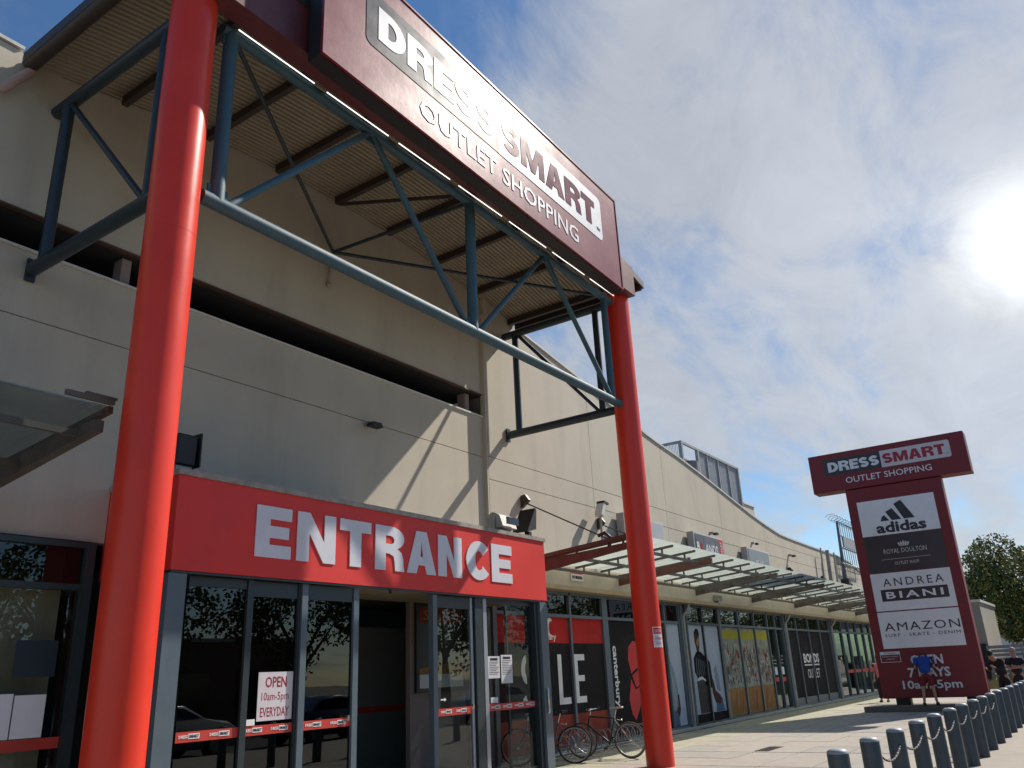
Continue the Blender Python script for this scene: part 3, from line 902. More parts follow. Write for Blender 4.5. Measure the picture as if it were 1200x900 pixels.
# --- crowd posters bays
w4 = shop_window(26.05, 32.55, (27.78, 29.32, 30.72, 31.6), G_clear, wide=.12)
rp = random.Random(11)
for k, (xa, xb) in enumerate(((26.18, 27.73), (27.83, 29.27), (29.37, 30.67))):
    poster_rect(w4, 'crowd_poster', xa, xb, .95, 2.80, M_postgrey)
    poster_rect(w4, 'orange_court_print', xa, xb, .14, .947, M_postorg)
    poster_rect(w4, 'yellow_headline_print', xa + .06, xb - .06, 2.45, 2.72, M_postyel, .004)
    for mi, (mm, cnt) in enumerate(((M_postblk, 42), (M_postskinl, 34), (M_posterbg, 16), (M_redwin, 5))):
        bb = MB()
        for q in range(cnt):
            x = rp.uniform(xa + .05, xb - .12); z = rp.uniform(1.0, 2.05); h = rp.uniform(.06, .28) if mi < 2 else rp.uniform(.06, .16)
            w_ = rp.uniform(.02, .06) if mi < 2 else rp.uniform(.05, .12); sk = rp.uniform(-.06, .06)
            x = min(x, xb - w_ - .07)
            pts = [(x, z), (x + w_, z + .01), (x + w_ * .8 + sk, z + h), (x + w_ * .1 + sk, z + h * .9)]
            bb.prism(pts, FW, .004 + mi * .004 + q * .00004, .005 + mi * .004 + q * .00004)
        bb.build('crowd_print', mm, w4, kind='stuff')
    bb = MB()
    for q in range(4):
        x = rp.uniform(xa + .1, xb - .3)
        bb.prism([(x, .2), (x + .03, .2), (x + .22, .85), (x + .19, .86)], FW, .004 + q * .0003, .0042 + q * .0003)
    bb.build('court_line_print', M_redbrown, w4)
for x in (31.2, 32.0):
    poster_rect(w4, 'red_door_sticker', x - .18, x + .18, 1.02, 1.16, M_red, -.005)
    poster_rect(w4, 'white_door_sticker', x - .15, x + .12, 1.25, 1.5, M_whitewin, -.005)

# --- black window with white shop name
w5 = shop_window(32.95, 39.15, (34.22, 35.87, 37.5), G_clear, wide=.12)
poster_rect(w5, 'black_poster_band', 33.07, 39.03, .36, 2.82, M_blackwin)
poster_rect(w5, 'grey_stall_riser', 33.07, 39.03, .12, .355, mat('riser_grey', (0.2, 0.2, 0.19), .7), .0)
text('shop_name', 'BONDS', FW, 34.75, 1.60, 2.15, .36, M_whitewin, w5, bold=.03)
flat('underline_print', rectp(34.75, 1.50, 36.85, 1.55), FW, .006, M_whitewin, w5)
text('shop_name', 'OUTLET', FW, 35.04, 1.02, 1.70, .35, M_whitewin, w5, bold=0)
# --- far glazed bay
w6 = shop_window(39.60, 50.5, (41.2, 42.57, 44.0, 45.5, 46.9, 48.3), G_green, wide=.12)
poster_rect(w6, 'red_door_band', 41.3, 50.3, 1.08, 1.22, M_band, -.005)
for k in range(8):
    x = 41.6 + k * 1.1
    bb = MB(); bb.box(x, x + rp.uniform(.4, .7), 10.5, 10.9, .05, rp.uniform(.6, 1.9)); bb.build('window_display', [M_intwall, M_posttee, M_redbrown, M_whitewin][k % 4], w6)
# posts and downpipes between the bays
for x in (23.22, 32.75, 39.38):
    bb = MB(); bb.box(x - .17, x + .17, 10.06, 10.3, 0, 3.39); bb.build('shopfront_pier', M_framedk, bld)
    bb = MB(); bb.path([(x - .02, 9.80, 3.38), (x - .02, 9.84, 3.25), (x - .06, 9.99, 3.05), (x - .06, 9.99, 1.5), (x - .06, 9.99, .03)], .045, 8)
    bb.build('downpipe', M_galv, bld)
    bb = MB(); bb.box(x - .25, x - .16, 9.98, 10.05, 0, 3.39); bb.build('pier_trim', M_frame, bld)
# kerb sill under the shopfronts
b = MB(); b.box(13.75, 52, 9.93, 10.02, 0, .07); b.build('shopfront_plinth', mat('sill_stone', (.42, .40, .36), .8, var=.1), bld)

# wall fittings
def wall_light(x, z, y, label, big=1.0):
    t = thing('wall_light', label, 'light', (x, y, z), 'dark shaded lights on the cream wall')
    b = MB(); b.box(x - .05, x + .05, y - .16 * big, y, z - .03, z + .05); b.build('bracket', M_galv, t)
    b = MB(); b.prism([(-.14 * big, -.02), (.14 * big, -.02), (.10 * big, .06), (-.10 * big, .05)], lambda u, v, d: (x + u, y - .14 - d, z + v - .05), 0, .16 * big); b.build('lamp_housing', M_case, t)
    return t


wall_light(10.24, 6.0, YL, 'small black light on the shaded wall below the dark slot')
wall_light(26.2, 5.78, YR, 'small light on the sunlit wall above the second grey lightbox', .8)
wall_light(34.7, 5.80, YR, 'small far light on the cream wall near the lattice mast', .8)
wall_light(30.3, 5.86, YR, 'small light on the sunlit wall above the plain grey lightbox', .6)


def lightbox(x0, x1, z0, z1, label):
    t = thing('lightbox_sign', label, 'sign', (x0, YR, z0), 'lightbox signs above the glass canopy')
    b = MB(); b.box(x0, x1, 9.775, 9.985, z0, z1); o = b.build('sign_case', mat('lightbox_case', (.40, .38, .38), .5, var=.05), t); bevel(o, .012)
    f = MB(); f.box(x0, x1 , 9.755, 9.772, z0, z1); f.build('sign_rim', M_coping, t)
    return t


lb = lightbox(19.45, 21.9, 4.75, 5.58, 'blank pale grey lightbox on the wall behind the right red column')
b = MB(); b.box(19.52, 21.83, 9.74, 9.753, 4.82, 5.51); b.build('sign_face', mat('lb_face_blank', (.50, .51, .55), .3), lb)
lb = lightbox(24.08, 26.5, 4.75, 5.60, 'dark wall lightbox with white BRANDS lettering and a red end strip')
b = MB(); b.box(24.16, 26.10, 9.74, 9.753, 4.80, 5.54); b.build('sign_face', mat('lb_face_dark', (.10, .10, .11), .3, var=.5, nscale=3), lb)
b = MB(); b.box(26.10, 26.45, 9.739, 9.752, 4.80, 5.54); b.build('red_end_strip', M_red, lb)
FB = fn_front(0, 9.738, 0)
text('lettering', 'B', FB, 24.22, 5.02, .22, .27, M_white, lb, bold=.03)
text('lettering', 'R', FB, 24.55, 5.02, .24, .27, M_red, lb, bold=.03)
text('lettering', 'ANDS', FB, 24.90, 5.02, 1.05, .27, M_white, lb, bold=.02)
text('lettering', 'OUTLET', FB, 26.18, 4.9, .17, .56, M_white, lb, bold=.02, rot=90, d0=.007)
lb = lightbox(28.82, 31.2, 4.75, 5.58, 'grey wall lightbox with one small white word, nearest the mast')
b = MB(); b.box(28.90, 31.12, 9.74, 9.753, 4.80, 5.52); b.build('sign_face', mat('lb_face_grey', (.22, .23, .25), .3, var=.1), lb)
text('lettering', 'MUSIC', FB, 29.6, 5.0, .85, .17, M_white, lb)

# rooftop plant screen
t = thing('rooftop_plant_screen', 'grey mesh screen box round machinery on the roof above the curved parapet', 'screen', (32.4, 13, 7))
cor = [(29.4, 12.0), (35.6, 12.0), (35.6, 14.6), (29.4, 14.6)]
b = MB()
for (xa, ya), (xb, yb) in zip(cor, cor[1:] + cor[:1]):
    b.bar((xa, ya, 9.98), (xb, yb, 9.98), .09, .09)
for x, y in cor: b.bar((x, y, 5.6), (x, y, 10.02), .12, .12, (1, 0, 0))
for k in range(1, 4): b.bar((31.4 + (k - .5) * 1.2, 12.0, 5.6), (31.4 + (k - .5) * 1.2, 12.0, 9.95), .07, .05, (1, 0, 0))
b.bar((31.0, 12.0, 5.6), (31.0, 12, 9.95), .12, .12, (1, 0, 0))
b.build('screen_frame', M_galv, t)
for k in range(5):
    xa, xb = (31.1, 31.9, 33.1, 34.3, 35.5)[k - 0] if k < 4 else 35.5, (31.9, 33.1, 34.3, 35.5, 35.5)[k]
    if xb - xa < .1: continue
    b = MB()
    n = int((xb - xa) / .055)
    for q in range(n):
        x = xa + (q + .5) * (xb - xa) / n
        b.box(x - .011, x + .011, 12.03, 12.045, 6.5, 9.93)
    b.build('mesh_panel', M_mesh, t)
b = MB()
for q in range(40):
    y = 12.1 + q * .062; b.box(29.43, 29.445, y, y + .018, 6.5, 9.93)
b.build('mesh_panel', M_mesh, t)
b = MB(); b.box(29.7, 31.3, 12.3, 13.6, 6, 9.55); b.tube((30.6, 12.2, 8.6), (30.6, 12.2, 9.4), .35, 16); b.build('air_handler', M_hvac, t)
b = MB(); b.box(32.2, 34.9, 12.8, 14.2, 6, 8.7); b.build('air_handler', M_hvac, t)
t = thing('roof_upstand', 'small cream roof box beyond the mesh plant screen', 'roof box', (36.5, 13, 7))
b = MB(); b.box(35.8, 37.2, 12.0, 14, 5.6, 8.42); o = b.build('upstand_wall', M_wall, t)
b = MB(); b.box(35.75, 37.25, 11.95, 14.05, 8.42, 8.48); b.build('upstand_cap', M_coping, t)

# lattice mast with barbed cage
t = thing('lattice_mast', 'thin steel mast with barred cage standing against the far cream wall', 'mast', (43, 9.8, 4))
b = MB(); b.tube((42.6, 9.8, 4.9), (43.0, 9.8, 8.2), .10, 8, .06); b.tube((42.6, 9.8, 3.9), (42.6, 9.8, 4.9), .05, 8); b.build('mast_pole', M_steelgrey, t)
b = MB(); b.box(42.45, 42.8, 9.6, 9.98, 4.75, 5.35); b.build('control_box', M_steeldk, t)
b = MB()
for z in (6.1, 6.9, 7.5, 8.2): b.bar((43.0, 9.8, z), (46.6, 9.8, z), .05, .05)
for x in (43.0, 46.6): b.bar((x, 9.8, 6.1), (x, 9.8, 8.2), .07, .07, (1, 0, 0))
b.build('cage_frame', M_steelgrey, t)
b = MB()
for k in range(1, 8):
    x = 43.0 + k * .45; b.bar((x, 9.8, 6.1), (x, 9.8, 8.2), .03, .03, (1, 0, 0))
b.build('cage_bars', M_galv, t)
b = MB(); b.box(43.3, 46.2, 9.7, 9.76, 6.95, 7.45); b.build('lattice_plate', M_galv, t)
b = MB()
for zz in (8.3, 5.95):
    pts = [(42.0 + .075 * k, 9.8 + .28 * math.cos(k * .9), zz + .0 + .16 * math.sin(k * .9)) for k in range(68)]
    b.path(pts, .012, 5)
b.build('razor_wire', M_galv, t)
b = MB()
for x, w in ((38.9, .06), (40.0, .16), (41.2, .06)): b.bar((x, 9.85, 4.0), (x + .3, 9.85, 6.52), w, .08, (1, 0, 0))
b.path([(42.8, 9.85, 4.65), (45.2, 9.85, 4.65), (45.2, 9.85, 5.1)], .03, 6)
b.build('wall_conduits', M_galv, t)

# ================================================================== GLASS CANOPIES
def glass_canopy(name_label, beams, xa, xb, mats, name='glass_canopy'):
    t = thing(name, name_label, 'canopy', (xa, 9.8, 3.8))
    yi, yo = 9.86, 7.35
    def bz(y): return 3.66 + (9.86 - y) * .085      # underside of beam
    for i, x in enumerate(beams):
        b = MB()
        b.add([(x - .05, yi, bz(yi)), (x + .05, yi, bz(yi)), (x + .05, yo, bz(yo) + .09), (x - .05, yo, bz(yo) + .09),
               (x - .05, yi, bz(yi) + .26), (x + .05, yi, bz(yi) + .26), (x + .05, yo, bz(yo) + .20), (x - .05, yo, bz(yo) + .20)],
              [(0, 3, 2, 1), (4, 5, 6, 7), (0, 1, 5, 4), (1, 2, 6, 5), (2, 3, 7, 6), (3, 0, 4, 7)])
        b.build('canopy_beam', mats[0] if i < 2 else mats[1], t)
        if x < 5: continue
        b = MB()
        ax, az = {0: (15.05, 5.28), 1: (18.5, 5.2)}.get(i, (x + .4, 5.15))
        b.tube((ax, YR - .02, az), (x, 7.95, bz(7.95) + .36), .016, 6); b.build('stay_rod', M_steeldk, t)
        b = MB(); b.prism([(-.10, -.16), (.12, .0), (.02, .14), (-.10, .12)], lambda u, v, d: (ax + d, YR - .01 - (u + .1), az + v), -.05, .05); b.build('stay_bracket', M_steeldk, t)
        b = MB(); b.path([(x, 7.95, bz(7.95) + .2), (x, 7.90, bz(7.95) + .38), (x, 8.02, bz(7.95) + .50), (x, 8.18, bz(7.95) + .46)], .04, 8); b.build('stay_hook', M_steeldk, t)
    for y in (7.62, 8.72, 9.62):
        b = MB(); z = bz(y) + .10
        b.bar((xa, y, z + .03), (xb, y, z + .03), .05, .06); b.build('canopy_rail', M_cgrey, t)
    bars = ([xa, 15.68] if xa > 5 else [xa])
    while bars[-1] < xb - .7: bars.append(bars[-1] + 1.222)
    for k, x in enumerate(bars):
        st = bars[k + 1] - x if k + 1 < len(bars) else 0
        b = MB(); b.bar((x, 7.35, bz(7.35) + .28), (x, 9.84, bz(9.84) + .28), .05, .05)
        b.add([], [])
        for y in (7.62, 8.72, 9.62): b.box(x - .018, x + .018, y - .018, y + .018, bz(y) + .16, bz(y) + .26)
        b.build('glazing_bar', M_cgrey, t)
        if st:
            b = MB(); z0, z1 = bz(7.30) + .315, bz(9.84) + .315
            b.add([(x + .012, 7.28, z0), (x + st - .012, 7.28, z0), (x + st - .012, 9.84, z1), (x + .012, 9.84, z1),
                   (x + .012, 7.28, z0 + .012), (x + st - .012, 7.28, z0 + .012), (x + st - .012, 9.84, z1 + .012), (x + .012, 9.84, z1 + .012)],
                  [(0, 3, 2, 1), (4, 5, 6, 7), (0, 1, 5, 4), (1, 2, 6, 5), (2, 3, 7, 6), (3, 0, 4, 7)])
            b.build('glass_panel', G_canopy if xa > 5 else G_canopy2, t)
    return t


gc = glass_canopy('long glass awning on maroon and grey beams over the right hand shopfronts', [15.07, 19.09] + [24.02 + 4.93 * k for k in range(6)], 15.07, 51.4, (M_cbeam, M_cgrey))
b = MB(); b.bar((15.0, 9.84, 3.98), (15.0, 7.3, 4.20), .05, .08); b.build('end_rail', M_cbeam, gc)
gl = glass_canopy('end of the glass awning at far left over the shaded shopfront', [3.9, -1.0], -3.4, 3.9, (M_cgrey, M_cgrey))
b = MB(); b.bar((3.97, 9.84, 3.96), (3.97, 7.3, 4.18), .05, .07); b.build('end_rail', M_brown, gl)
b = MB(); b.box(3.52, 3.98, 7.25, 7.30, 4.22, 4.265); b.box(3.70, 4.0, 7.25, 7.29, 4.266, 4.29); b.build('edge_clamp', mat('clamp_grey', (.12, .10, .085), .6), gl)

# ================================================================== ENTRANCE PORCH
X0, X1, YF = 5.64, 13.68, 8.65
BZ0, BZ1 = 2.95, 4.10
pr = thing('entrance_porch', 'projecting glazed entrance with red ENTRANCE fascia between the two big red columns', 'entrance', ((X0 + X1) / 2, 9.4, 0))
b = MB()
b.box(X0, X1, YF, YF + .04, BZ0, BZ1 - .03)
b.box(X0, X0 + .04, YF + .042, 10.14, BZ0, BZ1 - .03); b.box(X1 - .04, X1, YF + .042, 9.99, BZ0, BZ1 - .03)
fp = b.build('fascia_panel', M_redpan, pr)
b = MB(); b.box(X0 - .02, X1 + .02, YF - .03, 10.13, BZ1 - .028, BZ1 + .04); b.build('fascia_capping', M_rust, pr)
b = MB(); b.box(X0 + .04, X1 - .04, YF + .045, 10.1, BZ0 - .005, BZ0 + .03); b.build('porch_soffit', mat('soffit_tan', (.26, .21, .13), .7), pr)
b = MB(); b.box(X0 + .01, X1 - .01, YF + .01, YF + .05, BZ0 - .03, BZ0 - .006); b.build('fascia_trim', M_framedk, pr)
FE = fn_front(0, YF, 0)
for ch, xa, xb in (('E', 6.79, 7.37), ('N', 7.47, 8.17), ('T', 8.25, 8.88), ('R', 8.97, 9.61), ('A', 9.67, 10.37), ('N', 10.43, 11.05), ('C', 11.17, 11.81), ('E', 11.90, 12.53)):
    wd = (xb - xa) / .66
    me = outline_mesh(glyph(ch, wd, .34, .25), .014)
    map_mesh(me, FE, xa, 3.20, xb - xa, .665, 0, .009)
    put('sign_letter', me, M_letter, fp)
# uprights
for x0, x1, y0, y1, m_ in ((5.50, 5.62, YF + .10, YF + .30, M_framedk), (5.62, 5.86, YF + .005, YF + .30, M_frame), (6.74, 6.83, YF + .09, YF + .17, M_framedk), (7.56, 7.62, YF + .10, YF + .18, M_framedk), (7.62, 7.72, YF + .07, YF + .19, M_frame),
                           (8.57, 8.67, YF + .08, YF + .18, M_frame), (10.30, 10.40, YF + .08, YF + .18, M_frame), (11.26, 11.32, YF + .12, YF + .18, M_alu),
                           (11.40, 11.60, YF + .08, YF + .30, M_framedk), (11.62, 11.72, YF + .10, YF + .18, M_alu), (13.22, 13.40, YF + .06, YF + .3, M_framedk), (13.42, 13.66, YF + .005, YF + .30, M_frame)):
    k_ = y0 / 8.65
    b = MB(); b.box(x0 * k_, x1 * k_, y0, y1, 0, BZ0 - .035); b.build('door_post', m_, pr)
# glazed leaves: frame > pane
def leaf(x0, x1, y, glass, name='glazed_leaf', hz=2.72, fr=M_framedk):
    x0, x1 = x0 * y / 8.65, x1 * y / 8.65
    b = MB(); b.box(x0, x1, y, y + .05, hz, BZ0 - .04); f = b.build(name, fr, pr)
    b = MB(); b.box(x0, x1, y, y + .05, 0.01, .12); b.build('bottom_rail', fr, f)
    b = MB(); b.box(x0, x1, y + .02, y + .03, .12, hz); b.build('pane', glass, f)
    fn = fn_front(0, y + .018, 0)
    bb = MB(); bb.box(x0 + .001, x1 - .001, y + .012, y + .017, 1.08, 1.19); bb.build('red_glass_band', M_band, f)
    return f


lA = leaf(5.90, 6.74, YF + .11, G_dark, hz=2.80)
lB = leaf(6.83, 7.56, YF + .12, G_dark, 'sliding_door')
lC = leaf(7.72, 8.57, YF + .10, G_dark, 'sliding_door')
lD = leaf(10.40, 11.26, YF + .12, G_shop, 'sliding_door')
lE = leaf(11.72, 13.22, YF + .13, G_door, hz=2.84)
# band tags
tags_made = []
def band_tag(x, y, parent, w=.27):
    fn = fn_front(x * y / 8.65, y, 1.10)
    flat('white_tag', rectp(w * .46, .012, w, .068), fn, .001, M_white, parent, .002)
    text('tag_lettering', 'DRESS', fn, 0, .022, w * .44, .036, M_white, parent, depth=.001, d0=.002, bold=.03, res=1)
    text('tag_lettering', 'SMART', fn, w * .49, .022, w * .48, .036, M_black, parent, depth=.001, d0=.0045, bold=.03, res=1)


for x in (5.93, 6.33): band_tag(x, YF + .12, lA)
for x in (6.80, 7.20): band_tag(x, YF + .13, lB)
for x in (7.75, 8.18): band_tag(x, YF + .11, lC)
for x in (10.46, 10.84): band_tag(x, YF + .13, lD)
for x in (11.76, 12.10, 12.45, 12.80): band_tag(x, YF + .14, lE)
for x in (4.30, 4.86):
    fn = fn_front(x, 10.13, 1.10)
    flat('white_tag', rectp(.13, .012, .28, .068), fn, .008, M_white, w0, .002)
    text('tag_lettering', 'DRESS', fn, 0, .022, .12, .036, M_white, w0, depth=.001, d0=.009, bold=.03, res=1)
    text('tag_lettering', 'SMART', fn, .14, .022, .13, .036, M_black, w0, depth=.001, d0=.0115, bold=.03, res=1)
# notices on the doors
fn = fn_front(7.08, YF + .135, 1.235)
flat('opening_hours_sign', rectp(0, 0, .55, .57), fn, 0, mat('notice_pink_white', (.62, .58, .60), .5), lB, .004)
text('notice_lettering', 'OPEN', fn, .11, .385, .34, .13, M_redtxt, lB, depth=.001, d0=.0048, bold=.02)
text('notice_lettering', '10am-5pm', fn, .06, .205, .43, .125, M_redtxt, lB, depth=.001, d0=.0048)
text('notice_lettering', 'EVERYDAY', fn, .05, .045, .45, .11, M_redtxt, lB, depth=.001, d0=.0048, bold=.01)
fn = fn_front(6.88, YF + .125, 1.195)
flat('small_sticker', rectp(0, 0, .17, .07), fn, 0, M_white, lB, .003)
for x0, z0, w_, h_ in ((11.73, 1.60, .34, .36), (12.11, 1.51, .34, .47), (11.78, 1.205, .2, .09)):
    fn = fn_front(x0 + .18, YF + .145, z0)
    flat('door_notice', rectp(0, 0, w_, h_), fn, 0, mat('notice_white', (.6, .6, .6), .5), lE, .004)
    bb = MB()
    if h_ > .2:
        bb.prism(rectp(.06, h_ - .07, w_ - .06, h_ - .03), fn, .0045, .006)
        for q in range(9):
            zz = h_ - .10 - q * .028
            if zz < .06: break
            bb.prism(rectp(.03, zz, w_ - .03 - (q % 3) * .04, zz + .008), fn, .0045, .006)
        bb.build('notice_print', M_black, lE)
# push arrow sticker
fn = fn_front(10.62, YF + .135, 1.29)
flat('arrow_sticker', [(0, .02), (.09, .02), (.09, 0), (.14, .03), (.09, .06), (.09, .04), (0, .04)], fn, 0, M_white, lD, .003)
# door handle knobs
for x in (8.56, 11.36): b = MB(); b.box(x - .015, x + .015, YF + .05, YF + .10, 1.15, 1.22); b.build('door_latch', M_chrome, pr)
b = MB(); b.path([(13.52, YF + .06, .95), (13.52, YF - .02, .97), (13.52, YF - .02, 1.35), (13.52, YF + .0, 1.38), (13.52, YF + .06, 1.38)], .018, 8); b.build('grab_handle', M_chrome, pr)
b = MB(); b.tube((9.3, YF - .02, BZ0 - .03), (9.3, YF - .02, BZ0 - .09), .03, 10, .02); b.build('door_sensor', M_case, pr)
# porch side glazing
for xx in (5.70, 13.52):
    b = MB(); b.box(xx, xx + .012, YF + .31, 9.95, .05, BZ0 - .04); b.build('side_pane', G_door, pr)
b = MB(); b.box(13.49, 13.545, 9.50, 9.54, 0, BZ0 - .04); b.box(13.47, 13.57, 9.93, 10.02, 0, BZ0 - .04); b.build('side_frame', M_framedk, pr)
# inner lobby
b = MB(); b.box(X0 - .2, X1 - .05, YF + .32, 12.6, -.015, .012); b.build('lobby_floor', M_intfloor, pr)
b = MB(); b.box(11.97, 13.6, 10.62, 10.72, 0, 3.1); b.build('lobby_wall', M_intwall, pr)
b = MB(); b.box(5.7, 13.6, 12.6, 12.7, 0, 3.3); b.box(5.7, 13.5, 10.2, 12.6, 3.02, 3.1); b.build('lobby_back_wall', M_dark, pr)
b = MB(); b.box(11.2, 13.45, 11.80, 11.98, 2.66, 2.98); b.build('roller_housing', M_bluedk, pr)
b = MB(); b.box(11.9, 13.42, 12.0, 12.06, 0, 2.9); b.build('inner_door', M_roller, pr)
b = MB(); b.box(11.98, 13.36, 11.985, 11.995, 1.08, 1.19); b.build('red_glass_band', M_band, pr)
# framed poster on the lobby wall
FP = fn_front(12.08, 10.60, 1.40)
b = MB(); b.prism(rectp(0, 0, 1.45, 1.62), FP, 0, .05); pf = b.build('framed_poster', M_black, pr)
flat('poster_print', rectp(.08, .08, 1.37, .32), FP, .051, M_whitewin, pf, .003)
flat('poster_print', [(.08, .325), (1.37, .325), (1.37, .60), (.9, .50), (.4, .46), (.08, .42)], FP, .051, M_postorg, pf, .003)
flat('poster_print', rectp(.08, 1.25, 1.37, 1.54), FP, .051, M_redbrown, pf, .003)
text('poster_lettering', 'Sale', FP, .2, 1.30, .6, .18, M_postorg, pf, d0=.056)


# lights on top of the porch
def floodlight(x, y, z, label, tall=.5, col=None, flip=1, rz=0):
    t = thing('floodlight', label, 'floodlight', (x, y, z), 'lights standing on the entrance fascia', rz)
    b = MB()
    b.prism([(-.20, .10), (.18, .10), (.22, tall * .75), (.05, tall), (-.12, tall * .8)], lambda u, v, d: (d, flip * u, v), -.24, .24)
    o = b.build('lamp_housing', col or M_galv, t, local=True); bevel(o, .015)
    b = MB(); b.box(-.03, .03, -.03, .03, 0, .12); b.box(-.27, -.25, -.03, .03, .08, tall * .7); b.box(.25, .27, -.03, .03, .08, tall * .7); b.box(-.25, .25, -.03, .03, .06, .09)
    b.build('mounting_bracket', M_galv, t, local=True)
    b = MB(); b.box(-.20, .20, -.262 if flip > 0 else .262 - .01, -.25 if flip > 0 else .262, .16, tall * .7); b.build('lamp_glass', M_carglass, t, local=True)
    return t


floodlight(12.70, 8.95, BZ1 + .04, 'grey floodlight on the entrance fascia near its right end', .42)
t = thing('loudspeaker', 'black wedge shaped speaker on the right corner of the entrance fascia', 'speaker', (13.45, 8.85, BZ1 + .04), None, 0)
b = MB(); b.prism([(-.30, .08), (.02, .16), (.06, .55), (.02, .58)], lambda u, v, d: (u, d, v), -.18, .18); b.build('speaker_cabinet', M_case, t, local=True)
b = MB(); b.box(-.05, .05, -.05, .05, 0, .13); b.build('mounting_foot', M_case, t, local=True)
t = thing('loudspeaker', 'square black speaker on the left end of the entrance fascia beside the column', 'speaker', (5.86, 8.95, BZ1 + .05), None, 0)
b = MB(); b.prism([(-.16, .10), (.12, .10), (.14, .50), (-.15, .50)], lambda u, v, d: (u, d, v), -.10, .12); o = b.build('speaker_cabinet', M_case, t, local=True); bevel(o, .02)
b = MB(); b.box(.15, .17, -.13, .14, .1, .54); b.build('baffle', M_case, t, local=True)
b = MB(); b.box(-.12, .1, -.06, .06, 0, .11); b.build('mounting_foot', M_galv, t, local=True)
# pole mounted flood over the canopy
t = thing('pole_floodlight', 'white floodlight on a thin pole rising above the canopy behind the right red column', 'floodlight', (18.15, 9.75, 4.1))
b = MB(); b.tube((18.15, 9.75, 4.1), (18.15, 9.75, 5.45), .03, 8); b.build('pole', M_galv, t)
b = MB(); b.prism([(-.10, .0), (.03, -.06), (.19, .27), (.09, .32)], lambda u, v, d: (18.13 + u, 9.75 - d, 5.34 + v), -.10, .10); b.build('lamp_housing', M_coping, t)
b = MB(); b.prism([(.07, .29), (.30, .26), (.33, .31), (.09, .35)], lambda u, v, d: (18.13 + u, 9.75 - d, 5.35 + v), -.11, .11); b.build('lamp_visor', M_case, t)
t = thing('warning_sign', 'small red and white notice on the cream beam beside the entrance fascia', 'sign', (16.9, 9.85, 3.7))
FS = fn_front(0, 9.85, 0)
b = MB(); b.prism(rectp(16.66, 3.64, 17.22, 3.92), FS, .002, .012); b.build('notice_plate', M_white, t)
b = MB(); b.prism(rectp(16.68, 3.80, 17.20, 3.90), FS, .013, .015); b.build('red_header', M_red, t)
text('lettering', 'NOTICE', FS, 16.76, 3.83, .34, .05, M_white, t, d0=.018)
text('lettering', 'NO SMOKING', FS, 16.71, 3.69, .46, .07, M_black, t, d0=.018, bold=.02)
for x in (25.5,):
    t = thing('security_camera', 'small dome camera hanging from the cream beam below the canopy', 'camera', (x, 9.75, 3.4))
    b = MB(); b.box(x - .18, x + .18, 9.70, 9.855, 3.55, 3.72); b.ball((x, 9.77, 3.50), .09, nu=10, nv=6); b.build('camera_body', M_galv, t)

# ================================================================== ENTRANCE PORTAL (columns, trusses, vaulted roof)
po = thing('entrance_portal', 'tall portal roof on two red columns with blue tubular trusses over the entrance', 'portal', (9.4, 7, 0))
CX = (4.20, 14.53); CY = 7.0
for x in CX:
    b = MB(); b.tube((x, CY, 0), (x, CY, 9.6), .252, 48); c = b.build('column', M_redcol, po)
# caution plate on the right column
cpx, cpy = 14.53, 7.0
for k, (m_, r_, z0, z1, a0, a1) in enumerate(((M_white, .256, 2.00, 2.36, -135, -83), (M_red, .2585, 2.235, 2.345, -132, -86), (M_letter, .2585, 2.02, 2.22, -132, -86))):
    b = MB(); n = 10
    for i in range(n):
        t0, t1 = R(a0 + (a1 - a0) * i / n), R(a0 + (a1 - a0) * (i + 1) / n)
        b.add([(cpx + r_ * math.cos(t), cpy + r_ * math.sin(t), z) for t, z in ((t0, z0), (t1, z0), (t1, z1), (t0, z1))], [(0, 1, 2, 3)], True)
    b.build('caution_plate', m_, po)


def cyl_fn(r_, amid):
    def fn(u, v, d):
        t = R(amid) + u / r_
        return (cpx + (r_ + d) * math.cos(t), cpy + (r_ + d) * math.sin(t), v)
    return fn


text('caution_lettering', 'CAUTION', cyl_fn(.26, -109), -.085, 2.26, .17, .06, M_white, po, depth=.001, d0=.001)
text('caution_lettering', 'SUPPORT', cyl_fn(.26, -109), -.085, 2.13, .17, .045, M_red, po, depth=.001, d0=.001)
text('caution_lettering', 'DO NOT', cyl_fn(.26, -109), -.07, 2.05, .14, .045, M_red, po, depth=.001, d0=.001)
FY = 7.03
zb, zt = 6.71, 9.06
def tube_part(name, p, q, r, m_=M_blue, n=16):
    b = MB(); b.tube(p, q, r, n); return b.build(name, m_, po)


tube_part('truss_chord', (4.52, FY, zb), (14.30, FY, zb), .085)
tube_part('truss_chord', (4.60, FY, zt + .02), (14.28, FY, zt - .08), .075)
for x, z in ((4.50, zb), (14.27, zb)):
    b = MB(); b.box(x - .13, x + .06, FY - .02, FY + .02, zb - .05, zb + .05); b.build('gusset_plate', M_bluedk, po)
for x in (4.72, 9.42, 13.98): tube_part('truss_post', (x, FY, zb), (x, FY, zt), .085 if x < 13 else .07)
for p, q, r in (((4.85, zb + .02), (7.08, zt - .02), .048), ((9.28, zb + .02), (7.10, zt), .048), ((9.52, zb), (11.66, zt - .1), .045), ((11.72, zt - .1), (13.95, zb + .05), .05)):
    tube_part('truss_diagonal', (p[0], FY, p[1]), (q[0], FY, q[1]), r)
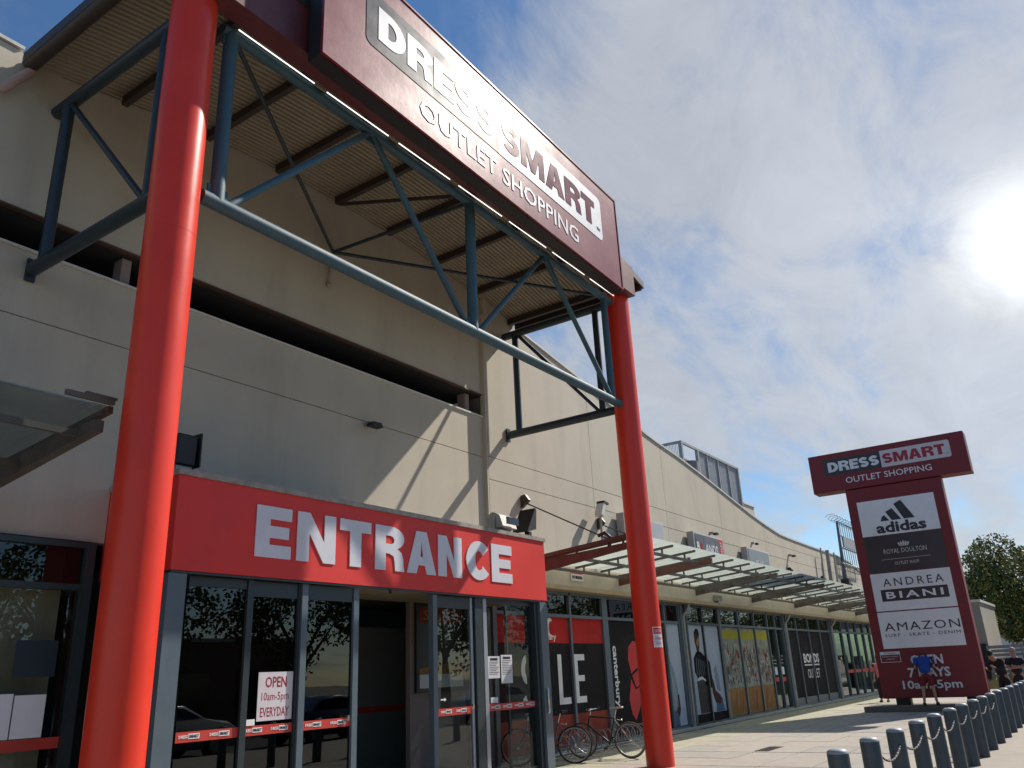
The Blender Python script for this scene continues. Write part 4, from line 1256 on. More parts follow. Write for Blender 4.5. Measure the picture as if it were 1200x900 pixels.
# side trusses
for x, xin in ((4.24, 1), (14.60, -1)):
    yw = YL - .02 if x < 10 else YR - .02
    dm = M_bluedk
    b = MB()
    for z in (zb, 9.10): pass
    tube_part('side_truss_chord', (x, yw - .05, zb), (x, FY + .15, zb), .088, dm)
    tube_part('side_truss_chord', (x, yw - .0, 9.10), (x, FY + .15, 9.10), .085, dm)
    tube_part('side_truss_post', (x, yw - .32, zb), (x, yw - .32, 9.10), .075, dm)
    tube_part('side_truss_post', (x, FY + .55, zb), (x, FY + .55, 9.10), .07, dm)
    tube_part('side_truss_diagonal', (x, yw - .4, 9.05), (x, FY + .62, zb + .05), .042, dm)
    b = MB(); b.box(x - .06, x + .06, yw - .03, yw + .01, zb - .15, zb + .15); b.build('wall_plate', dm, po)
# vaulted roof
RX0, RX1 = 3.72, 15.12
def rz(x): return 9.50 + .66 * (1 - ((x - 9.42) / 5.7) ** 2)


RYF = 6.62
b = MB(); nx = 66; rows = []
per = .09
ny = int((10.35 - RYF) / per * 4)
vs = []
for j in range(ny + 1):
    y = RYF + (10.40 - RYF) * j / ny
    dzc = .017 * [1, 1, -1, -1][j % 4]
    for i in range(25):
        x = RX0 + (RX1 - RX0) * i / 24
        vs.append((x, y + (.012 if j % 4 in (1, 3) else -.0), rz(x) + dzc + .10))
fs = [(j * 25 + i, j * 25 + i + 1, (j + 1) * 25 + i + 1, (j + 1) * 25 + i) for j in range(ny) for i in range(24)]
b.add(vs, fs)
me = b.mesh('roof_sheet', M_corr)
o = link('roof_sheet', me, po)
for k in range(8):
    x = 5.08 + k * 1.395
    b = MB(); b.bar((x, RYF + .1, rz(x) + .0), (x, 10.02, rz(x) + .0), .09, .14); b.build('rafter', M_steeldk, po)
# edge gutters and fascias
b = MB(); b.tube((RX0 + .04, RYF, 9.53), (RX0 + .04, 10.0, 9.53), .10, 12); b.box(RX0 - .06, RX0 - .02, RYF, 10.0, 9.50, 9.66); b.build('edge_gutter', M_steeldk, po)
b = MB(); b.box(RX1 - .12, RX1 - .06, RYF, 9.96, 9.42, 9.60); b.box(RX1 - .05, RX1, RYF, 9.96, 9.50, 9.66); b.build('edge_fascia', M_steeldk, po)
b = MB()
for i in range(24):
    xa, xb_ = RX0 + (RX1 - RX0) * i / 24, RX0 + (RX1 - RX0) * (i + 1) / 24
    b.add([(xa, RYF - .03, rz(xa) - .02), (xb_, RYF - .03, rz(xb_) - .02), (xb_, RYF - .03, rz(xb_) + .14), (xa, RYF - .03, rz(xa) + .14),
           (xa, RYF + .02, rz(xa) - .02), (xb_, RYF + .02, rz(xb_) - .02), (xb_, RYF + .02, rz(xb_) + .14), (xa, RYF + .02, rz(xa) + .14)],
          [(0, 1, 2, 3), (7, 6, 5, 4), (0, 4, 5, 1), (3, 2, 6, 7)])
b.build('front_fascia', M_steeldk, po)
b = MB(); b.path([(3.80, 9.98, 9.52), (3.76, 9.99, 9.40), (3.52, 10.0, 9.02), (3.48, 10.03, 8.97)], .06, 10); b.build('downpipe', mat('pink_pipe', (.45, .30, .26), .5), po)
# maroon beam
b = MB(); b.box(4.2, 14.6, 6.58, 6.88, 9.10, 9.34); b.build('front_beam', M_maroonbeam, po)
b = MB(); b.box(4.2, 14.6, 6.58, 6.61, 9.342, 9.78); b.build('beam_upstand', M_maroonbeam, po)
for k in range(7): b = MB(); b.box(4.75 + k * 1.42, 5.95 + k * 1.42, 6.925, 6.937, 9.098, 9.11); b.build('glow_strip', M_glow, po)  # emissive strips fill the bright slits between beam and chord
for x in (4.72, 7.08, 9.42, 11.68, 13.98):
    b = MB(); b.box(x - .11, x + .11, FY - .012, FY + .012, zt - .19, zt - .02); b.build('gusset_plate', M_blue, po)
for x in (4.72, 9.42, 13.98):
    b = MB(); b.box(x - .13, x + .13, FY - .012, FY + .012, zb + .05, zb + .20); b.build('gusset_plate', M_blue, po)
for x in CX:
    b = MB(); b.tube((x, CY, 6.05), (x, CY, 6.062), .2535, 48); b.build('weld_seam', M_redcol, po)
# horizontal bracing
Nn = (9.2, 10.0, 9.05)
for q in ((4.75, FY, 9.05), (9.42, FY, 9.02), (13.9, FY, 8.98)): tube_part('wind_brace', Nn, q, .032, M_bluedk, 8)
tube_part('wind_brace', (9.2, 9.85, 10.0), (9.35, FY + .05, 9.15), .035, M_steeldk, 8)
b = MB(); b.tube((9.2, 10.08, 9.05), (9.2, 10.08, 8.45), .02, 8); b.ball((9.2, 10.08, 8.42), .05, nu=8, nv=6); b.build('hanging_conduit', M_rust, po)

# ================================================================== BIG SIGN
bs = thing('billboard_sign', 'long maroon roof sign with DRESS SMART outlet shopping lettering above the entrance', 'sign', (9.4, 6.3, 8.8))
sl = -.0310
SX0, SW, SZ0, SHt = 5.46, 7.87, 8.90, 2.02
FG = fn_front(SX0, 6.25, SZ0, sl)
b = MB(); b.prism(rectp(0, 0, SW, SHt), FG, 0, -.03); fc = b.build('sign_face', M_maroon, bs)
b = MB(); b.prism(rectp(-.0, -.02, SW, SHt - .01), FG, -.032, -.25); b.build('sign_case', M_case, bs)
b = MB()
for (a, c, d_, e) in ((0, 0, SW, .03), (0, SHt - .03, SW, SHt), (0, .03, .03, SHt - .03), (SW - .03, .03, SW, SHt - .03)):
    b.prism(rectp(a, c, d_, e), FG, .001, .014)
b.build('sign_rim', M_maroon, bs)
FGp = fn_front(SX0, 6.25, SZ0, sl)
brand_logo(FGp, .74, .74, 6.43, .93, fc, red=mat('sign_red_print', (0.16, 0.010, 0.022), .20))
text('lettering', 'OUTLET SHOPPING', FGp, 1.82, .24, 4.37, .31, M_signwhite, fc, bold=.008)
for x in (6.2, 8.2, 10.2, 12.2):
    b = MB(); b.bar((x, 6.47, 9.25), (x, 6.47, 10.3), .08, .06, (1, 0, 0)); b.build('back_strut', M_steeldk, bs)

# ================================================================== PYLON
PX = 30.75
py = thing('pylon_sign', 'tall maroon T shaped pylon sign with four tenant panels and opening hours', 'sign', (PX + .3, 4.9, 0))
b = MB(); b.box(30.06, 31.9, 1.9, 7.04, 0, .17); o = b.build('plinth', M_plinth, py); bevel(o, .012)
b = MB(); b.box(PX, PX + .55, 3.42, 6.54, .375, 7.36); o = b.build('sign_body', M_pylon, py); bevel(o, .015)
b = MB(); b.box(PX - .06, PX + .61, 2.45, 7.62, 7.38, 8.77); hd = b.build('sign_head', M_pylon, py); bevel(hd, .015)
for y in (5.95, 3.85):
    b = MB(); b.box(PX + .1, PX + .45, y - .22, y + .22, .17, .40); b.build('foot', M_case, py)
FH = fn_pylon(7.46, PX - .062, 0)
brand_logo(FH, .49, 7.83, 4.11, .58, hd, mid=.468, black=M_black, white=mat('logo_block_pinkwhite', (.55, .50, .52), .4), red=M_redtxt, letters=M_letter)
text('lettering', 'OUTLET SHOPPING', FH, 1.16, 7.48, 2.77, .21, M_letter, hd, bold=.005)
FPy = fn_pylon(6.40, PX - .002, 0)
def tp(z0, z1, m_, nm):
    b = MB(); b.prism(rectp(.30, z0, 2.74, z1), FPy, 0, .012); return b.build(nm, m_, py)


FPt = fn_pylon(6.40, PX - .014, 0)
a_ = tp(5.56, 6.76, M_signwhite, 'tenant_panel')
for pts in ([(.96, 6.02), (1.24, 6.02), (1.10, 6.22), (1.02, 6.16)], [(1.32, 6.02), (1.62, 6.02), (1.38, 6.42), (1.16, 6.32)], [(1.70, 6.02), (2.04, 6.02), (1.70, 6.66), (1.46, 6.55)]):
    flat('stripe_emblem', pts, FPt, .001, M_black, a_)
text('lettering', 'adidas', FPt, .78, 5.62, 1.56, .36, M_black, a_, bold=.035)
a_ = tp(4.34, 5.54, mat('tenant_charcoal', (.030, .024, .030), .3, var=.3, nscale=.8), 'tenant_panel')
M_silver = mat('silver_print', (.5, .48, .46), .4)
text('lettering', 'ROYAL DOULTON', FPt, .87, 4.93, 1.33, .15, M_silver, a_)
flat('rule_line', rectp(.76, 4.74, 2.28, 4.752), FPt, .001, M_silver, a_)
text('lettering', 'OUTLET SHOP', FPt, 1.14, 4.55, .76, .10, M_silver, a_)
for k in range(5):
    xx = 1.53 + (k - 2) * .055
    flat('crest_emblem', [(xx - .02, 5.14), (xx + .02, 5.14), (xx + .035 + (k - 2) * .02, 5.24), (xx + (k - 2) * .02, 5.33 - abs(k - 2) * .03), (xx - .035 + (k - 2) * .02, 5.24)], FPt, .001 + k * .0007, M_silver, a_)
a_ = tp(3.10, 4.31, M_signwhite, 'tenant_panel')
text('lettering', 'ANDREA', FPt, .66, 3.88, 1.84, .25, M_black, a_, spacing=1.35)
flat('black_name_block', rectp(.54, 3.40, 2.57, 3.78), FPt, .001, M_black, a_)
text('lettering', 'BIANI', FPt, .69, 3.48, 1.73, .22, M_signwhite, a_, bold=.02, spacing=1.3, d0=.009)
a_ = tp(1.92, 3.06, M_signwhite, 'tenant_panel')
text('lettering', 'AMAZON', FPt, .45, 2.46, 2.24, .26, M_black, a_, bold=.0, spacing=1.15)
text('lettering', 'SURF - SKATE - DENIM', FPt, .42, 2.28, 2.24, .10, M_black, a_, spacing=1.25)
text('lettering', 'OPEN', FPt, 1.04, 1.40, .95, .29, M_letter, py, bold=.03)
text('lettering', '7 DAYS', FPt, .90, 1.02, 1.23, .29, M_letter, py, bold=.03)
text('lettering', '10am-5pm', FPt, .67, .60, 1.72, .33, M_letter, py, bold=.02)
b = MB()
for r_ in (rectp(.15, 1.50, .76, 1.515), rectp(.15, 1.515, .165, 1.80), rectp(.745, 1.515, .76, 1.80)): b.prism(r_, FPt, .001, .004)
wp = b.build('warning_plate', M_letter, py)
flat('warning_header', rectp(.15, 1.735, .76, 1.83), FPt, .005, M_letter, wp)
text('warning_lettering', 'WARNING', FPt, .27, 1.76, .36, .045, M_redtxt, wp, d0=.012)
text('warning_lettering', 'SECURITY CAMERAS', FPt, .2, 1.66, .5, .035, M_letter, wp)
text('warning_lettering', 'OPERATE', FPt, .32, 1.58, .26, .035, M_letter, wp)

# ================================================================== BOLLARDS AND ROPES
def bollard_mesh():
    b = MB()
    b.tube((0, 0, 0), (0, 0, .865), .092, 24, cap=False)
    me = b.mesh('bollard_post', M_bollard)
    c = MB()
    prof = [(.0915, .865), (.088, .885), (.06, .902), (0.0, .908)]
    n = 24; vs = []
    for r_, z in prof[:-1]:
        for i in range(n): vs.append((r_ * math.cos(2 * math.pi * i / n), r_ * math.sin(2 * math.pi * i / n), z))
    vs.append((0, 0, prof[-1][1]))
    fs = [(j * n + i, j * n + (i + 1) % n, (j + 1) * n + (i + 1) % n, (j + 1) * n + i) for j in range(2) for i in range(n)] + [(2 * n + i, 2 * n + (i + 1) % n, 3 * n) for i in range(n)]
    c.add(vs, fs, True)
    p = MB(); p.box(-.13, .13, -.13, .13, 0, .012)
    e = MB(); e.path([(0, .09, .74), (0, .125, .76), (0, .13, .72), (0, .09, .70)], .008, 6)
    return me, c.mesh('domed_cap', M_bolcap), p.mesh('base_plate', M_bollard), e.mesh('rope_eye', M_galv)


bm_ = bollard_mesh()
BXS = [7.74 + 1.29 * k for k in range(20)]
BXS[0] += .22; BXS[1] += .12
BY = 2.14
words = ['first', 'second', 'third', 'fourth', 'fifth', 'sixth', 'seventh', 'eighth', 'ninth', 'tenth', 'eleventh', 'twelfth', 'thirteenth', 'fourteenth', 'fifteenth', 'sixteenth', 'seventeenth', 'eighteenth', 'nineteenth', 'twentieth']
rb = random.Random(4)
for k, x in enumerate(BXS):
    t = thing('bollard', 'dark blue bollard with domed top, %s from the near end of the row' % words[k], 'bollard', (x, BY, 0), 'dark blue bollards along the footpath', rb.uniform(-.5, .5))
    t.rotation_euler.x = rb.uniform(-.008, .008); t.rotation_euler.y = rb.uniform(-.01, .01)
    for nm, me in zip(('post', 'cap'), bm_[:2]):
        o = link(nm, me, t, local=True)


def rope(x0, x1, k):
    b = MB()
    z0 = .74; n = 56
    pts = []
    for i in range(n + 1):
        u = i / n
        x = x0 + .09 + (x1 - x0 - .18) * u
        sag = .10 * (4 * u * (1 - u)) ** .9
        pts.append(Vector((x, BY - .05, z0 - sag)))
    for i in range(n):
        b.cur = 1 if i % 3 == 0 else 0
        d = (pts[i + 1] - pts[i]) * .55
        b.tube(pts[i] - d * .1, pts[i + 1] + d * .1, .009 + .002 * (i % 2), 6)
    t = tag(b.build('rope', [M_chain, M_chainw]), 'black and white rope hanging from the %s bollard to the next one' % words[k], 'rope', 'spiral ropes between the bollards')


for k in range(1, 9): rope(BXS[k], BXS[k + 1], k)

# ================================================================== BICYCLES AND RACK
def bicycle(label, loc, rz_, paint, tyre_m, seat_m, wheel_r=.335, wb=1.03, steer=0.0):
    t = thing('bicycle', label, 'bicycle', loc, 'bicycles parked by the shop window', rz_)
    # local x forward, rear wheel centre at (0,0,r)
    def P(x, z, y=0): return (x, y, z)
    r = wheel_r
    def wheel(cx_, st):
        M_ = Matrix.Translation((cx_, 0, r)) @ Matrix.Rotation(st, 4, 'Z')
        def tr(p): return tuple(M_ @ Vector(p))
        b = MB(); b.path([tr((r * .955 * math.cos(a), 0, r * .955 * math.sin(a))) for a in [2 * math.pi * i / 40 for i in range(40)]], r * .05, 8, True)
        w = b.build('wheel', tyre_m, t, local=True)
        b = MB(); b.path([tr((r * .885 * math.cos(a), 0, r * .885 * math.sin(a))) for a in [2 * math.pi * i / 40 for i in range(40)]], .012, 6, True)
        b.build('rim', M_galv, w, local=True)
        b = MB()
        for i in range(28):
            a = 2 * math.pi * i / 28
            b.tube(tr((.02 * math.cos(a + 1), .03 * (-1) ** i, .02 * math.sin(a + 1))), tr((r * .88 * math.cos(a), 0, r * .88 * math.sin(a))), .0022, 3, cap=False)
        b.build('spokes', M_chrome, w, local=True)
        b = MB(); b.tube(tr((0, -.055, 0)), tr((0, .055, 0)), .022, 10); b.build('hub', M_chrome, w, local=True)
        b = MB(); a = R(48 if st == 0 else 120); b.bar(tr((r * .45 * math.cos(a), -.008, r * .45 * math.sin(a))), tr((r * .72 * math.cos(a), -.008, r * .72 * math.sin(a))), .03, .014, (0, 1, 0)); b.build('reflector', M_orange, w, local=True)
    wheel(0, 0); wheel(wb, steer)
    bb = (.43, r - .055); st = (.27, .83); sttop = (.30, .74); hd0 = (wb - .16, .62); hd1 = (wb - .20, .78)
    b = MB()
    b.tube(P(*bb), P(*sttop), .0155, 10); b.tube(P(*sttop), P(*hd1), .016, 10); b.tube(P(*bb), P(*hd0), .019, 10); b.tube(P(hd0[0] + .005, hd0[1] - .03), P(hd1[0] - .005, hd1[1] + .02), .021, 10)
    for s_ in (-1, 1):
        b.tube(P(bb[0], bb[1], .025 * s_), P(0, r, .065 * s_), .010, 8); b.tube(P(sttop[0], sttop[1] - .03, .018 * s_), P(0, r, .065 * s_), .008, 8)
    b.tube(P(bb[0], bb[1], -.04), P(bb[0], bb[1], .04), .022, 10)
    b.build('frame', paint, t, local=True)
    b = MB()
    for s_ in (-1, 1): b.path([P(hd0[0], hd0[1] - .03, .03 * s_), P(hd0[0] + .03, hd0[1] - .10, .05 * s_), P(wb, r, .055 * s_)], .012, 8)
    b.build('fork', paint, t, local=True)
    b = MB(); b.tube(P(*sttop), P(st[0] - .02, st[1] + .07), .012, 8); b.build('seat_post', M_chrome, t, local=True)
    b = MB(); b.prism([(-.15, -.065), (-.15, .065), (-.05, .06), (.03, .022), (.13, .014), (.13, -.014), (.03, -.022), (-.05, -.06)], lambda u, v, d: (st[0] - .01 + u, v, st[1] + .08 + d + (.012 if u < -.1 else 0)), 0, .035); o = b.build('saddle', seat_m, t, local=True); bevel(o, .008)
    b = MB(); hx, hz = hd1[0] - .02, hd1[1] + .12
    b.tube(P(hd1[0], hd1[1]), P(hx, hz - .02), .012, 8); b.tube(P(hx, hz - .02), P(hx + .07, hz), .013, 8)
    b.path([P(hx - .05, hz + .02, -.28), P(hx + .02, hz + .01, -.14), P(hx + .07, hz, 0), P(hx + .02, hz + .01, .14), P(hx - .05, hz + .02, .28)], .011, 8)
    b.build('handlebar', M_chrome, t, local=True)
    b = MB()
    for s_ in (-1, 1): b.tube(P(hx - .10, hz + .03, .30 * s_), P(hx - .01, hz + .014, .24 * s_), .016, 8)
    b.build('grips', M_bikeblk, t, local=True)
    b = MB(); b.path([(bb[0] + .095 * math.cos(a), -.05, bb[1] + .095 * math.sin(a)) for a in [2 * math.pi * i / 20 for i in range(20)]], .006, 5, True)
    for i in range(5):
        a = 2 * math.pi * i / 5; b.bar((bb[0], -.05, bb[1]), (bb[0] + .09 * math.cos(a), -.05, bb[1] + .09 * math.sin(a)), .012, .005)
    b.tube((bb[0], -.06, bb[1]), (bb[0] + .13, -.075, bb[1] - .11), .009, 6); b.tube((bb[0], .06, bb[1]), (bb[0] - .13, .075, bb[1] + .11), .009, 6)
    b.box(bb[0] + .09, bb[0] + .18, -.17, -.08, bb[1] - .125, bb[1] - .10); b.box(bb[0] - .18, bb[0] - .09, .08, .17, bb[1] + .10, bb[1] + .125)
    b.build('crankset', M_bikeblk, t, local=True)
    b = MB(); b.path([(bb[0], -.05, bb[1] + .095), (.0, -.05, r + .035), (-.03, -.05, r), (0, -.05, r - .035), (bb[0], -.05, bb[1] - .095)], .004, 5); b.build('chain', M_steeldk, t, local=True)
    b = MB(); b.ball((.15, 0, .71), .02, nu=8, nv=6); b.bar((.14, -.03, .69), (.25, -.0, .72), .012, .01); b.build('brake', M_chrome, t, local=True)
    return t


bicycle('black bicycle with tan saddle parked facing the window beside the right column', (15.70, 8.17, 0), R(97), M_bikeblk, mat('tyre_tan', (.10, .075, .055), .8), mat('saddle_tan', (.42, .36, .30), .6))
bicycle('blue mountain bicycle with black saddle parked behind the entrance glass corner', (14.66, 8.82, 0), R(125), M_bikeblue, M_tyre, M_bikeblk, wb=1.09)
t = thing('bike_rack', 'low galvanised hoop bike rack below the sports shop window', 'bike rack', (16.5, 9.6, 0))
b = MB(); b.tube((13.95, 9.45, .05), (19.4, 9.45, .05), .02, 8); b.tube((13.95, 9.80, .05), (19.4, 9.80, .05), .02, 8); b.build('base_rail', M_galv, t)
hoop = MB(); hoop.path([(0, 9.45, .05), (0, 9.45, .30), (0, 9.52, .40), (0, 9.62, .43), (0, 9.73, .40), (0, 9.80, .30), (0, 9.80, .05)], .011, 6)
hm = hoop.mesh('hoop', M_galv)
for k in range(20): link('hoop', hm, t, loc=(14.1 + k * .27, 0, 0))

# ================================================================== PEOPLE
def skinned(name, verts, edges, radii, material, parent, sub=2, root=0):
    me = bpy.data.meshes.new(name); me.from_pydata(verts, edges, [])
    o = bpy.data.objects.new(name, me); COL.objects.link(o)
    md = o.modifiers.new('skin', 'SKIN'); md.use_smooth_shade = True; md.branch_smoothing = .4
    sk = me.skin_vertices[0].data
    for i, r_ in enumerate(radii):
        sk[i].radius = r_ if isinstance(r_, tuple) else (r_, r_)
        sk[i].use_root = (i == root)
    s = o.modifiers.new('sub', 'SUBSURF'); s.levels = sub; s.render_levels = sub
    dg = bpy.context.evaluated_depsgraph_get(); dg.update()
    me2 = bpy.data.meshes.new_from_object(o.evaluated_get(dg))
    bpy.data.objects.remove(o)
    me2.name = name; me2.materials.clear(); me2.materials.append(material)
    for p in me2.polygons: p.use_smooth = True
    return link(name, me2, parent, local=True)


def person(label, loc, rz_, J, top_m, bot_m, skin_m, hair_m, shorts=True, sleeves='short', shoe_m=None):
    """J: dict of joint positions, local: x forward, y left, z up"""
    t = thing('person', label, 'person', loc, None, rz_)
    V = [J['pelvis'], J['waist'], J['chest'], J['neck'], J['head0'], J['head1']]
    E = [(0, 1), (1, 2), (2, 3), (3, 4), (4, 5)]
    Rr = [.15, .135, .15, .06, .088, .082]
    # skin radii are x,y in local frame: keep near-circular values
    for s_ in ('l', 'r'):
        i0 = len(V)
        V += [J['sh_' + s_], J['el_' + s_], J['wr_' + s_], J['ha_' + s_]]
        E += [(2, i0), (i0, i0 + 1), (i0 + 1, i0 + 2), (i0 + 2, i0 + 3)]
        Rr += [.055, .040, .026, .034]
        hv = Vector(J['ha_' + s_]); dv = (hv - Vector(J['wr_' + s_])).normalized(); sd = dv.cross(Vector((1, 0, 0)))
        if sd.length < .1: sd = dv.cross(Vector((0, 1, 0)))
        sd.normalize()
        for q in range(5):
            off = (q - 2) * .017
            j0 = len(V)
            if q == 0:
                V += [hv + sd * -.045 + dv * .01, hv + sd * -.06 + dv * .035]
            else:
                ln = (.075, .08, .078, .062)[q - 1]
                V += [hv + sd * off + dv * .045, hv + sd * off * 1.1 + dv * (.045 + ln * .55)]
            E += [(i0 + 3, j0), (j0, j0 + 1)]; Rr += [.0095, .008]
        i1 = len(V)
        V += [J['hip_' + s_], J['kn_' + s_], J['an_' + s_], J['toe_' + s_]]
        E += [(0, i1), (i1, i1 + 1), (i1 + 1, i1 + 2), (i1 + 2, i1 + 3)]
        Rr += [.085, .058, .040, .035]
    skinned('body', [tuple(v) for v in V], E, Rr, skin_m, t)
    # shirt
    V = [tuple(Vector(J['waist0']) + Vector((0, 0, -.03))), J['waist'], J['chest'], J['collar']]; E = [(0, 1), (1, 2), (2, 3)]; Rr = [.195, .185, .195, .10]
    for s_ in ('l', 'r'):
        i0 = len(V); sh, el, wr = Vector(J['sh_' + s_]), Vector(J['el_' + s_]), Vector(J['wr_' + s_])
        V += [sh, sh.lerp(el, .7) if sleeves == 'short' else el]; E += [(2, i0), (i0, i0 + 1)]; Rr += [.098, .085 if sleeves == 'short' else .07]
        if sleeves != 'short':
            V += [el.lerp(wr, .92)]; E += [(i0 + 1, i0 + 2)]; Rr += [.055]
    skinned('shirt', [tuple(v) for v in V], E, Rr, top_m, t)
    V = [tuple(Vector(J['waist0']) + Vector((0, 0, .10))), J['pelvis']]; E = [(0, 1)]; Rr = [.18, .19]
    for s_ in ('l', 'r'):
        hp, kn, an = Vector(J['hip_' + s_]), Vector(J['kn_' + s_]), Vector(J['an_' + s_])
        i0 = len(V)
        V += [hp, hp.lerp(kn, .85) if shorts else kn]; E += [(1, i0), (i0, i0 + 1)]; Rr += [.125, .11 if shorts else .095]
        if not shorts: V += [kn.lerp(an, .93)]; E += [(i0 + 1, i0 + 2)]; Rr += [.08]
    skinned('shorts' if shorts else 'trousers', [tuple(v) for v in V], E, Rr, bot_m, t)
    for s_ in ('l', 'r'):
        a, c = Vector(J['an_' + s_]), Vector(J['toe_' + s_])
        skinned('shoe', [tuple(a + Vector((-.05, 0, -.045))), tuple(a + Vector((.05, 0, -.045))), tuple(c + Vector((.03, 0, -.01)))], [(0, 1), (1, 2)], [.045, .05, .035], shoe_m or M_blackcl, t, 1)
    h0, h1 = Vector(J['head0']), Vector(J['head1']); up_ = (h1 - h0).normalized(); f_ = Vector(J.get('face', (1, 0, 0)))
    f_ = (f_ - up_ * f_.dot(up_)).normalized(); sd = up_.cross(f_)
    c = h0.lerp(h1, .75)
    hm_ = MB(); hm_.ball((0, 0, 0), .108, .092, .112, 14, 10)
    hm_.v = [tuple(c + f_ * (v[0] - .022) + sd * v[1] + up_ * (v[2] + .022 if v[2] > -.04 or v[0] < 0 else v[2] * .2 + .05)) for v in hm_.v]
    hm_.build('hair', hair_m, t, local=True)
    fm = MB()
    k = c + f_ * .092 - up_ * .03
    fm.ball((0, 0, 0), .018, .014, .028, 8, 6); fm.v = [tuple(k + f_ * v[0] + sd * v[1] + up_ * v[2]) for v in fm.v]
    n0 = len(fm.v)
    for s_ in (-1, 1):
        e2 = MB(); e2.ball((0, 0, 0), .02, .008, .03, 8, 6)
        fm.add([tuple(c + sd * (.088 * s_ + v[1]) + f_ * v[0] + up_ * (v[2] - .03)) for v in e2.v], e2.f, True)
    fm.build('nose_and_ears', skin_m, t, local=True)
    em = MB()
    for s_ in (-1, 1):
        e2 = MB(); e2.ball((0, 0, 0), .008, .012, .006, 8, 6)
        em.add([tuple(c + sd * (.032 * s_ + v[1]) + f_ * (.083 + v[0]) + up_ * (v[2] - .008)) for v in e2.v], e2.f, True)
    e2 = MB(); e2.ball((0, 0, 0), .006, .022, .006, 8, 6)
    em.add([tuple(c + sd * v[1] + f_ * (.085 + v[0]) + up_ * (v[2] - .075)) for v in e2.v], e2.f, True)
    em.build('eyes_and_mouth', M_hair, t, local=True)
    return t


def stand(**k):
    J = dict(pelvis=(0, 0, .95), waist0=(0, 0, .93), waist=(0, 0, 1.12), chest=(0, 0, 1.36), collar=(0, 0, 1.47), neck=(0, 0, 1.50), head0=(.01, 0, 1.60), head1=(.02, 0, 1.70),
             sh_l=(0, .19, 1.42), el_l=(-.02, .25, 1.14), wr_l=(.08, .25, .90), ha_l=(.11, .25, .83),
             sh_r=(0, -.19, 1.42), el_r=(-.02, -.25, 1.14), wr_r=(.08, -.25, .90), ha_r=(.11, -.25, .83),
             hip_l=(0, .10, .88), kn_l=(.02, .12, .50), an_l=(0, .13, .09), toe_l=(.14, .15, .045),
             hip_r=(0, -.10, .88), kn_r=(.02, -.12, .50), an_r=(0, -.13, .09), toe_r=(.14, -.15, .045))
    J.update(k); return J


# man in blue, back to the camera, bent over what he holds (faces +x = away)
person('person in blue t-shirt and dark red shorts with head bowed, standing before the pylon sign', (30.28, 5.03, .17), R(5),
       stand(waist=(.03, 0, 1.12), chest=(.10, 0, 1.34), collar=(.20, 0, 1.43), neck=(.24, 0, 1.45), head0=(.34, 0, 1.46), head1=(.42, 0, 1.43), face=(.3, 0, -1),
             sh_l=(.08, .20, 1.38), el_l=(.14, .29, 1.12), wr_l=(.36, .15, 1.14), ha_l=(.42, .09, 1.17),
             sh_r=(.08, -.20, 1.38), el_r=(.14, -.29, 1.12), wr_r=(.36, -.15, 1.14), ha_r=(.42, -.09, 1.17), kn_l=(0, .15, .5), an_l=(0, .19, .09), toe_l=(.13, .24, .045), kn_r=(0, -.14, .5), an_r=(0, -.17, .09), toe_r=(.13, -.22, .045)),
       M_blueshirt, M_redshort, M_skin, M_hair)
bpy.data.objects['pylon_sign']
# man in black leaning against the pylon's edge
person('person in black long sleeved top leaning forward beside the right edge of the pylon', (32.2, 3.05, 0), R(150),
       stand(waist=(.06, 0, 1.12), chest=(.20, 0, 1.34), collar=(.29, 0, 1.44), neck=(.32, 0, 1.46), head0=(.40, 0, 1.54), head1=(.46, 0, 1.63), face=(1, 0, -.5),
             sh_l=(.18, .19, 1.40), el_l=(.30, .24, 1.14), wr_l=(.52, .14, 1.20), ha_l=(.60, .12, 1.24), sh_r=(.18, -.19, 1.40), el_r=(.30, -.24, 1.14), wr_r=(.52, -.14, 1.16), ha_r=(.60, -.11, 1.19)),
       M_blackcl, M_blackcl, M_skin, M_hair, shorts=False, sleeves='long')
person('person in black t-shirt standing with folded arms, furthest right by the bollards', (33.2, 2.72, 0), R(185),
       stand(el_l=(.10, .27, 1.16), wr_l=(.24, .02, 1.20), ha_l=(.25, -.06, 1.21), el_r=(.10, -.27, 1.14), wr_r=(.26, -.02, 1.15), ha_r=(.27, .06, 1.16)),
       M_blackcl, M_blackcl, M_skin, M_hairg, shorts=False)
person('person in a pink top and dark trousers just left of the pylon sign', (37.0, 7.80, 0), R(170),
       stand(el_l=(.05, .26, 1.14), wr_l=(.22, .16, 1.10), ha_l=(.28, .12, 1.12)), M_pinkcl, M_blackcl, M_skin, M_hair, shorts=False)

